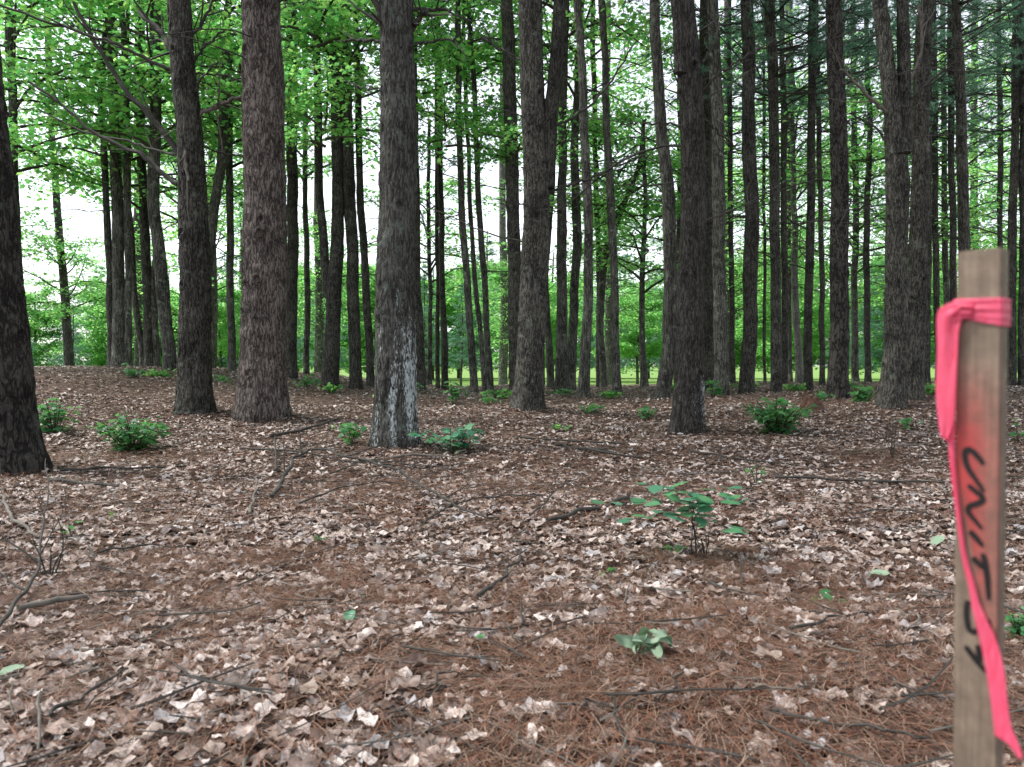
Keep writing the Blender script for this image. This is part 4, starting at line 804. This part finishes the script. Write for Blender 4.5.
# round-leaved seedling with tiers of horizontal leaves
def round_seedling():
    g_ = onground(697, 560); sc = g_[1]/F; root = thing('seedling', 'round-leaved seedling spreading tiers of blue-green leaves over the clearing', 'seedling', g_)
    r_ = np.random.default_rng(3)
    tiers = [((667, 486), (690, 494), (648, 488), 1), ((640, 500), (690, 502), (608, 498), 2), ((650, 512), (692, 510), (616, 524), 3), ((735, 498), (700, 502), (762, 505), 4), ((700, 492), (690, 500), (730, 490), 5), ((712, 524), (694, 520), (738, 527), 6), ((655, 521), (690, 512), (670, 516), 7)]
    for (mid_, st, end, sd_) in tiers:
        A = Acc(); p0 = np.array([r_.uniform(-.05, .05), r_.uniform(-.05, .05), 0.0]); k1 = at(st[0], st[1], g_[1])-g_; k2 = at(mid_[0], mid_[1], g_[1])-g_; k3 = at(end[0], end[1], g_[1])-g_
        dy = r_.uniform(-.16, .16)
        k2[1] += dy*.7; k3[1] += dy
        S_ = spline([p0, k1*.6+[0, 0, .02], k1, (k1+k3)/2, k3], 14); tube(A, S_, np.linspace(.0024, .0010, 14), 5); link('stem', A.mesh('stem', M['dead'], True), root)
        B = Acc(); n = 9; ii = np.linspace(6, 13, n).astype(int); side = np.where(np.arange(n) % 2 == 0, 1, -1)
        P = S_[ii]+np.stack([r_.normal(0, .035, n), side*.06, r_.normal(0, .008, n)], 1)
        scatter(B, ROUND_LEAF*[1.25, 1.1, 1], P, frames(r_.normal(size=(n, 3))*.22+[0, 0, 1], r_), r_.uniform(.06, .105, n)); link('foliage', B.mesh('foliage', M['herb2']), root)
round_seedling()
# single green leaves on the floor
def loose_leaf(label, px, py, size, m, tpl, seed, n=1, curl=.3, spread=.0, flat=.25):
    g_ = onground(px, py); r_ = np.random.default_rng(seed); A = Acc()
    for q in range(n):
        # finely divided curled blade
        u, v = np.meshgrid(np.linspace(-.5, .5, 9), np.linspace(-1, 1, 7)); wd = (.30-.11*(n > 1))*np.sqrt(np.clip(1-(2*u)**2, 0, 1))*(1-.3*u)+.01
        x = u; y = v*wd; z = curl*y*y*3+ .12*curl*np.sin(u*9+q)*1.0+.05*np.cos(v*5+u*8)*curl - curl*.5*u*u
        tv = np.stack([x, y, z], -1).reshape(-1, 3); i_ = np.arange(6)[:, None]*9; j_ = np.arange(8)[None]; Q_ = np.stack([i_+j_, i_+j_+1, i_+j_+10, i_+j_+9], -1).reshape(-1, 4)
        Fm = frames(np.array([[r_.normal(0, flat), r_.normal(0, flat)-.1, 1]]), r_)[0]
        off = np.array([r_.normal(0, spread), r_.normal(0, spread), .036+q*.004+.01*(n > 1)])
        A.add(tv@Fm.T*size*r_.uniform(.8, 1.2)+off, Q_, np.full(len(Q_), 4))
    return thing('green_leaf', label, 'leaf', g_, me=A.mesh('green_leaf', M[m], True))
o = loose_leaf('bunch of wilted curled grey-green leaves lying on the needles', 650, 660, .10, 'wilt', None, 4, n=9, curl=.7, spread=.035, flat=.75); o.name = 'wilted_leaf_bunch'; o['category'] = 'leaves'
loose_leaf('single smooth green leaf lying flat in the lower middle', 350, 626, .085, 'herb2', None, 5)
loose_leaf('pale green jagged leaf just above the smooth one', 362, 605, .06, 'wilt', None, 6)
loose_leaf('thick pale green leaf near the bottom corner by the half-rotten stick', 12, 682, .07, 'wilt', None, 7, curl=.15)
loose_leaf('faded green leaf on the clearing beside the stake', 937, 548, .095, 'wilt', None, 8, curl=.15)
loose_leaf('grey-green leaf curled beside the tiny dark-leaved seedling', 878, 583, .09, 'wilt', None, 9)
loose_leaf('tiny bright green oval leaf under the broken stick tip', 480, 648, .035, 'herb', None, 10)
loose_leaf('red dead leaf standing edge-up right of the wilted bunch', 744, 630, .045, 'straw', None, 12, curl=.8)
loose_leaf('tan rolled leaf standing up in the leaves near the bright sprig', 167, 537, .085, 'litter', None, 13, curl=1.2)

# ------------------------------------------------------------------ rotten stump
def stump():
    g_ = onground(813, 411); sc = g_[1]/F; r_ = np.random.default_rng(8)
    root = thing('stump', 'broken reddish-brown rotten stump with jagged top beside the bush', 'stump', g_)
    A = Acc(); n = 26; a = np.arange(n)*2*np.pi/n; R0 = 11*sc
    tops = 17*sc*(0.55+0.5*r_.random(n)+.35*np.cos(a-2.8)); rows = []
    for t in (0, .35, .7, 1.0):
        rr_ = R0*(1.15-.25*t)*(1+.12*r_.normal(size=n)*.5); rows.append(np.stack([np.cos(a)*rr_, np.sin(a)*rr_, -.03+(tops+.03)*t], 1))
    for t in (0.75, 0.4):
        rows.append(np.stack([np.cos(a)*R0*.62, np.sin(a)*R0*.62, tops*t], 1))
    V = np.concatenate(rows); i_ = np.arange(len(rows)-1)[:, None]*n; j_ = np.arange(n)[None]; j2 = (j_+1) % n
    Q_ = np.stack([i_+j_, i_+j2, i_+n+j2, i_+n+j_], -1).reshape(-1, 4); A.add(V, Q_, np.full(len(Q_), 4)); A.add(rows[-1], np.arange(n), [n])
    link('stump_wood', A.mesh('stump_wood', plain('rotten_wood', (0.085, 0.045, 0.030), var=.5, sc=22)), root)
stump()

# ------------------------------------------------------------------ survey stake with its ribbon
TH = R(50); YL = 0.763
FL = np.array([(956-CX)/F*YL/(CP), YL]); ux = np.array([math.cos(TH), -math.sin(TH)]); uy = np.array([math.sin(TH), math.cos(TH)])  # along the face, into the wood
ZTOP = CAM_Z + (HOR-252)/F*YL
SW, SD = 0.038, 0.018
stake_base = np.array([FL[0], FL[1], -0.25])
def on_face(px, py, off=0.0):
    """where the sight line meets the stake's front plane moved OFF metres towards the viewer, in stake coordinates (along face, depth, height)"""
    d = ray(px, py); n2 = uy; p0 = FL - n2*off
    t = (p0@n2)/(d[:2]@n2); P = d*t+np.array([0, 0, CAM_Z])
    return np.array([(P[:2]-FL)@ux, (P[:2]-FL)@uy, P[2]-stake_base[2]])
def stake_mat():
    m, nt, o = mat('weathered_stake_wood')
    tc = N(nt, 'ShaderNodeTexCoord'); mp = N(nt, 'ShaderNodeMapping'); mp.inputs['Scale'].default_value = (190, 190, 9); nt.links.new(tc.outputs['Object'], mp.inputs[0])
    dn = N(nt, 'ShaderNodeTexNoise', i_Scale=42.0, i_Detail=6.0, i_Roughness=.7); nt.links.new(tc.outputs['Object'], dn.inputs['Vector'])
    dr = N(nt, 'ShaderNodeMapRange'); dr.inputs[1].default_value = .35; dr.inputs[2].default_value = .65; dr.inputs[3].default_value = .7; dr.inputs[4].default_value = 1.15; nt.links.new(dn.outputs[0], dr.inputs[0])
    nz = N(nt, 'ShaderNodeTexNoise', i_Scale=1.0, i_Detail=6.0, i_Roughness=.6); nt.links.new(mp.outputs[0], nz.inputs['Vector'])
    cr = ramp(nt, [(0.3, (0.120, 0.086, 0.060)), (0.7, (0.235, 0.178, 0.127))]); nt.links.new(nz.outputs[0], cr.inputs[0])
    # red tint on the face beside the tape, fading upward and towards the far edge
    sx = N(nt, 'ShaderNodeSeparateXYZ'); nt.links.new(tc.outputs['Object'], sx.inputs[0])
    z1, z2 = on_face(975, 345)[2], on_face(975, 455)[2]
    za = N(nt, 'ShaderNodeMapRange', interpolation_type='SMOOTHSTEP'); za.inputs[1].default_value = z1; za.inputs[2].default_value = z2; nt.links.new(sx.outputs[2], za.inputs[0])
    # tape line from (951,470) to (1000,690): x > line keeps the red tint
    a, b = on_face(954, 470), on_face(997, 690)
    sl = (b[0]-a[0])/(b[2]-a[2])
    ml = N(nt, 'ShaderNodeMath', operation='MULTIPLY_ADD', i_1=-sl, i_2=-(a[0]-sl*a[2])); nt.links.new(sx.outputs[2], ml.inputs[0])
    dx = N(nt, 'ShaderNodeMath', operation='ADD'); nt.links.new(sx.outputs[0], dx.inputs[0]); nt.links.new(ml.outputs[0], dx.inputs[1])
    e1 = N(nt, 'ShaderNodeMapRange'); e1.inputs[1].default_value = -.001; e1.inputs[2].default_value = .004; nt.links.new(dx.outputs[0], e1.inputs[0])
    e2 = N(nt, 'ShaderNodeMapRange', interpolation_type='SMOOTHSTEP'); e2.inputs[1].default_value = .0345; e2.inputs[2].default_value = .012; e2.inputs[3].default_value = .35; nt.links.new(sx.outputs[0], e2.inputs[0])
    q1 = N(nt, 'ShaderNodeMath', operation='MULTIPLY'); nt.links.new(za.outputs[0], q1.inputs[0]); nt.links.new(e1.outputs[0], q1.inputs[1])
    q2 = N(nt, 'ShaderNodeMath', operation='MULTIPLY'); nt.links.new(q1.outputs[0], q2.inputs[0]); nt.links.new(e2.outputs[0], q2.inputs[1])
    e3 = N(nt, 'ShaderNodeMath', operation='LESS_THAN', i_1=.003); nt.links.new(sx.outputs[1], e3.inputs[0])
    q2b = N(nt, 'ShaderNodeMath', operation='MULTIPLY', use_clamp=True); nt.links.new(q2.outputs[0], q2b.inputs[0]); nt.links.new(dr.outputs[0], q2b.inputs[1])
    q3 = N(nt, 'ShaderNodeMath', operation='MULTIPLY'); nt.links.new(q2b.outputs[0], q3.inputs[0]); nt.links.new(e3.outputs[0], q3.inputs[1])
    mx = N(nt, 'ShaderNodeMix', data_type='RGBA'); nt.links.new(q3.outputs[0], mx.inputs[0]); nt.links.new(cr.outputs[0], mx.inputs[6]); mx.inputs[7].default_value = (0.36, 0.040, 0.040, 1)
    bp = N(nt, 'ShaderNodeBump', i_Strength=.3, i_Distance=.001); nt.links.new(nz.outputs[0], bp.inputs['Height'])
    hv = N(nt, 'ShaderNodeHueSaturation'); nt.links.new(dr.outputs[0], hv.inputs['Value']); nt.links.new(mx.outputs[2], hv.inputs['Color'])
    p = N(nt, 'ShaderNodeBsdfPrincipled', i_Roughness=.8); nt.links.new(hv.outputs[0], p.inputs['Base Color']); nt.links.new(bp.outputs[0], p.inputs['Normal']); nt.links.new(p.outputs[0], o.inputs[0])
    return m
import bmesh
root = thing('survey_stake', 'upright wooden survey stake with black hand-written letters, tied with pink ribbon', 'stake', stake_base)
root.rotation_euler = (0, 0, -TH)
bm = bmesh.new(); bmesh.ops.create_cube(bm, size=1)
Lz = ZTOP-stake_base[2]
for v in bm.verts: v.co = Vector(((v.co.x+.5)*SW, (v.co.y+.5)*SD, (v.co.z+.5)*Lz))
bmesh.ops.bevel(bm, geom=bm.edges[:], offset=.0012, segments=2, affect='EDGES')
me = bpy.data.meshes.new('stake_post'); bm.to_mesh(me); bm.free(); me.materials.append(stake_mat()); link('stake_post', me, root)
ink = plain('black_marker_ink', (0.012, 0.010, 0.010), rough=.6, var=.2)
strokes = {'letter_u': [[(983.5, 464.5), (978, 457), (973, 452), (968, 449.5), (965, 453), (965.5, 461), (969, 470), (974.5, 478), (980, 486), (984, 492)]],
 'letter_n': [[(968, 485), (975, 491), (981.5, 496.5), (982, 501), (976, 504), (970, 506), (968, 511), (972, 517), (977, 523), (982, 529)]],
 'letter_i': [[(969.5, 531), (976, 538), (983, 546.5)]],
 'letter_t': [[(972.3, 557.5), (978, 563), (984.5, 569.5)], [(982.4, 553.5), (985, 562), (987, 576), (988, 588), (988.7, 600)]],
 'digit_five': [[(967.8, 600.5), (966.6, 610), (967, 620), (969, 629), (973.5, 632), (978, 629.5), (978, 622)], [(987, 619), (989.6, 630)]],
 'digit_four': [[(965, 646), (972, 655), (979, 664), (987, 673)], [(978, 645), (979, 653), (980, 662)]]}
for nm, ss in strokes.items():
    A = Acc()
    for s_ in ss:
        S_ = spline(np.array([on_face(a, b, .0004) for a, b in s_]), 10*len(s_)); T = np.gradient(S_, axis=0); T /= np.linalg.norm(T, axis=1)[:, None]
        Sd = np.stack([T[:, 2], 0*T[:, 0], -T[:, 0]], 1); tt = np.linspace(0, 1, len(S_)); w_ = .0026*(0.75+.5*np.sin(tt*np.pi)**.5)*(1-.25*tt)
        V = np.concatenate([S_-Sd*w_[:, None], S_+Sd*w_[:, None], S_-Sd*w_[:, None]+[0, .0004, 0], S_+Sd*w_[:, None]+[0, .0004, 0]]); n = len(S_)
        k_ = np.arange(n-1)
        for (p_, q_) in ((0, n), (2*n, 0), (n, 3*n)):
            Q_ = np.stack([k_+p_, k_+1+p_, k_+1+q_, k_+q_], 1); A.add(V, Q_, np.full(n-1, 4))
    link(nm, A.mesh(nm, ink), root)
rib, nt_, o_ = mat('pink_flagging_tape')
p_ = N(nt_, 'ShaderNodeBsdfPrincipled', i_Roughness=.42); p_.inputs['Base Color'].default_value = (0.92, 0.075, 0.17, 1)
t_ = N(nt_, 'ShaderNodeBsdfTranslucent'); t_.inputs[0].default_value = (0.98, 0.22, 0.40, 1); mx_ = N(nt_, 'ShaderNodeMixShader', i_0=.5)
tc_ = N(nt_, 'ShaderNodeTexCoord'); mp_ = N(nt_, 'ShaderNodeMapping'); mp_.inputs['Scale'].default_value = (330, 330, 28); nt_.links.new(tc_.outputs['Object'], mp_.inputs[0])
wn_ = N(nt_, 'ShaderNodeTexNoise', i_Scale=1.0, i_Detail=3.0, i_Roughness=.6, i_Distortion=1.0); nt_.links.new(mp_.outputs[0], wn_.inputs['Vector'])
bp_ = N(nt_, 'ShaderNodeBump', i_Strength=.8, i_Distance=.0015); nt_.links.new(wn_.outputs[0], bp_.inputs['Height']); nt_.links.new(bp_.outputs[0], p_.inputs['Normal']); nt_.links.new(bp_.outputs[0], t_.inputs['Normal'])
rr_ = ramp(nt_, [(.3, (0.80, 0.07, 0.14)), (.7, (0.98, 0.22, 0.36))]); nt_.links.new(wn_.outputs[0], rr_.inputs[0]); nt_.links.new(rr_.outputs[0], p_.inputs['Base Color'])
nt_.links.new(p_.outputs[0], mx_.inputs[1]); nt_.links.new(t_.outputs[0], mx_.inputs[2]); nt_.links.new(mx_.outputs[0], o_.inputs[0])
ribbon = thing('ribbon', 'bright pink flagging ribbon knotted round the top of the wooden stake', 'ribbon', stake_base); ribbon.rotation_euler = (0, 0, -TH)
def strip(name, rows, nu=14, fold=.0015, nf=2.5, ph=0., nv=None):
    """rows: (pxL, pyL, pxR, pyR, off) edges of a band of tape"""
    a = np.array([on_face(q[0], q[1], q[4]) for q in rows]); b = np.array([on_face(q[2], q[3], q[4]) for q in rows])
    nv = nv or 8*len(rows); a = spline(a, nv); b = spline(b, nv); u = np.linspace(0, 1, nu)[None, :, None]
    P = a[:, None]*(1-u)+b[:, None]*u; uu = u[..., 0]; vv = np.linspace(0, 1, nv)[:, None]
    P[..., 1] += fold*np.sin(uu*nf*6.28+ph+vv*2.5)*(.5+.5*np.sin(vv*5+1))
    nv_, nu_ = P.shape[:2]; i_ = np.arange(nv_-1)[:, None]*nu_; j_ = np.arange(nu_-1)[None]; Q_ = np.stack([i_+j_, i_+j_+1, i_+nu_+j_+1, i_+nu_+j_], -1).reshape(-1, 4)
    me = mk_mesh(name, P.reshape(-1, 3), Q_.ravel(), np.full(len(Q_), 4), rib, smooth_=True)
    o = link(name, me, ribbon); md = o.modifiers.new('thickness', 'SOLIDIFY'); md.thickness = .0003
    return o
# band round the stake: a closed loop of tape, gathered towards the knot
def band():
    zt_l, zb_l = on_face(957, 299)[2], on_face(957, 317)[2]; zt_r, zb_r = on_face(1000, 298)[2], on_face(1000, 326)[2]
    g_ = .0012; loop = [(-g_, -g_, 0), (SW*.5, -g_*1.6, .5), (SW+g_, -g_, 1), (SW+g_, SD+g_, 1), (SW*.5, SD+g_, .6), (-g_, SD+g_, .2), (-g_, -g_, 0)]
    pts = []; 
    for a, b in zip(loop[:-1], loop[1:]):
        for t in np.linspace(0, 1, 12, endpoint=False): pts.append([a[i]+(b[i]-a[i])*t for i in range(3)])
    pts.append(list(loop[-1])); pts = np.array(pts); nu = 22; u = np.linspace(0, 1, nu)
    f = pts[:, 2][:, None]; zt = zt_l+(zt_r-zt_l)*f; zb = zb_l+(zb_r-zb_l)*f
    zz = zt+(zb-zt)*u[None]
    d = .0013*np.abs(np.sin(u[None]*9.4+f*1.2))*(1.2-.8*f)+.0010*np.exp(-((u[None]-.52+.1*f)/.1)**2)*(1-f)*2
    cx_, cy_ = SW/2, SD/2; nx_ = np.clip((pts[:, 0]-cx_)/(SW/2), -1, 1)*(np.abs(pts[:, 0]-cx_) > SW/2-.0001); ny_ = np.sign(pts[:, 1]-cy_)*(np.abs(pts[:, 1]-cy_) > SD/2-.0001)
    Xx = pts[:, 0][:, None]+nx_[:, None]*d; Yy = pts[:, 1][:, None]+ny_[:, None]*d
    V = np.stack([Xx, Yy, zz], -1); n_ = len(pts); i_ = np.arange(n_-1)[:, None]*nu; j_ = np.arange(nu-1)[None]; Q_ = np.stack([i_+j_, i_+j_+1, i_+nu+j_+1, i_+nu+j_], -1).reshape(-1, 4)
    o = link('band', mk_mesh('band', V.reshape(-1, 3), Q_.ravel(), np.full(len(Q_), 4), rib, smooth_=True), ribbon)
    md = o.modifiers.new('thickness', 'SOLIDIFY'); md.thickness = .0003
band()
strip('knot', [(975, 303, 972, 318, .0035), (962, 302, 960, 319, .006), (950, 303, 952, 322, .006), (941, 308, 948, 326, .005)], fold=.002)
strip('broad_tail', [(962, 303, 962, 309, .006), (949, 304, 961, 320, .0065), (937, 313, 959, 330, .006), (937, 350, 958, 352, .005), (936, 390, 956, 392, .006), (938, 418, 954, 420, .007), (941, 437, 947, 441, .007)], nu=18, fold=.0022, nf=1.4)
strip('long_tail', [(946, 318, 958, 322, .003), (946, 370, 957, 370, .003), (947, 420, 955, 420, .003), (949, 460, 955, 462, .003), (955, 510, 960, 510, .003), (961, 555, 966, 553, .003), (969, 590, 975, 585, .003), (972, 608, 979, 602, .0035), (976, 625, 986, 618, .004), (981, 645, 995, 637, .0045), (987, 675, 1004, 668, .006), (994, 725, 1008, 705, .007), (995, 735, 1012, 728, .007), (1008, 744, 1017, 740, .0075), (1020, 760, 1023, 757, .008)], nu=12, fold=.0012, nf=1.0, nv=130)
for q in report: print('TREE', q)
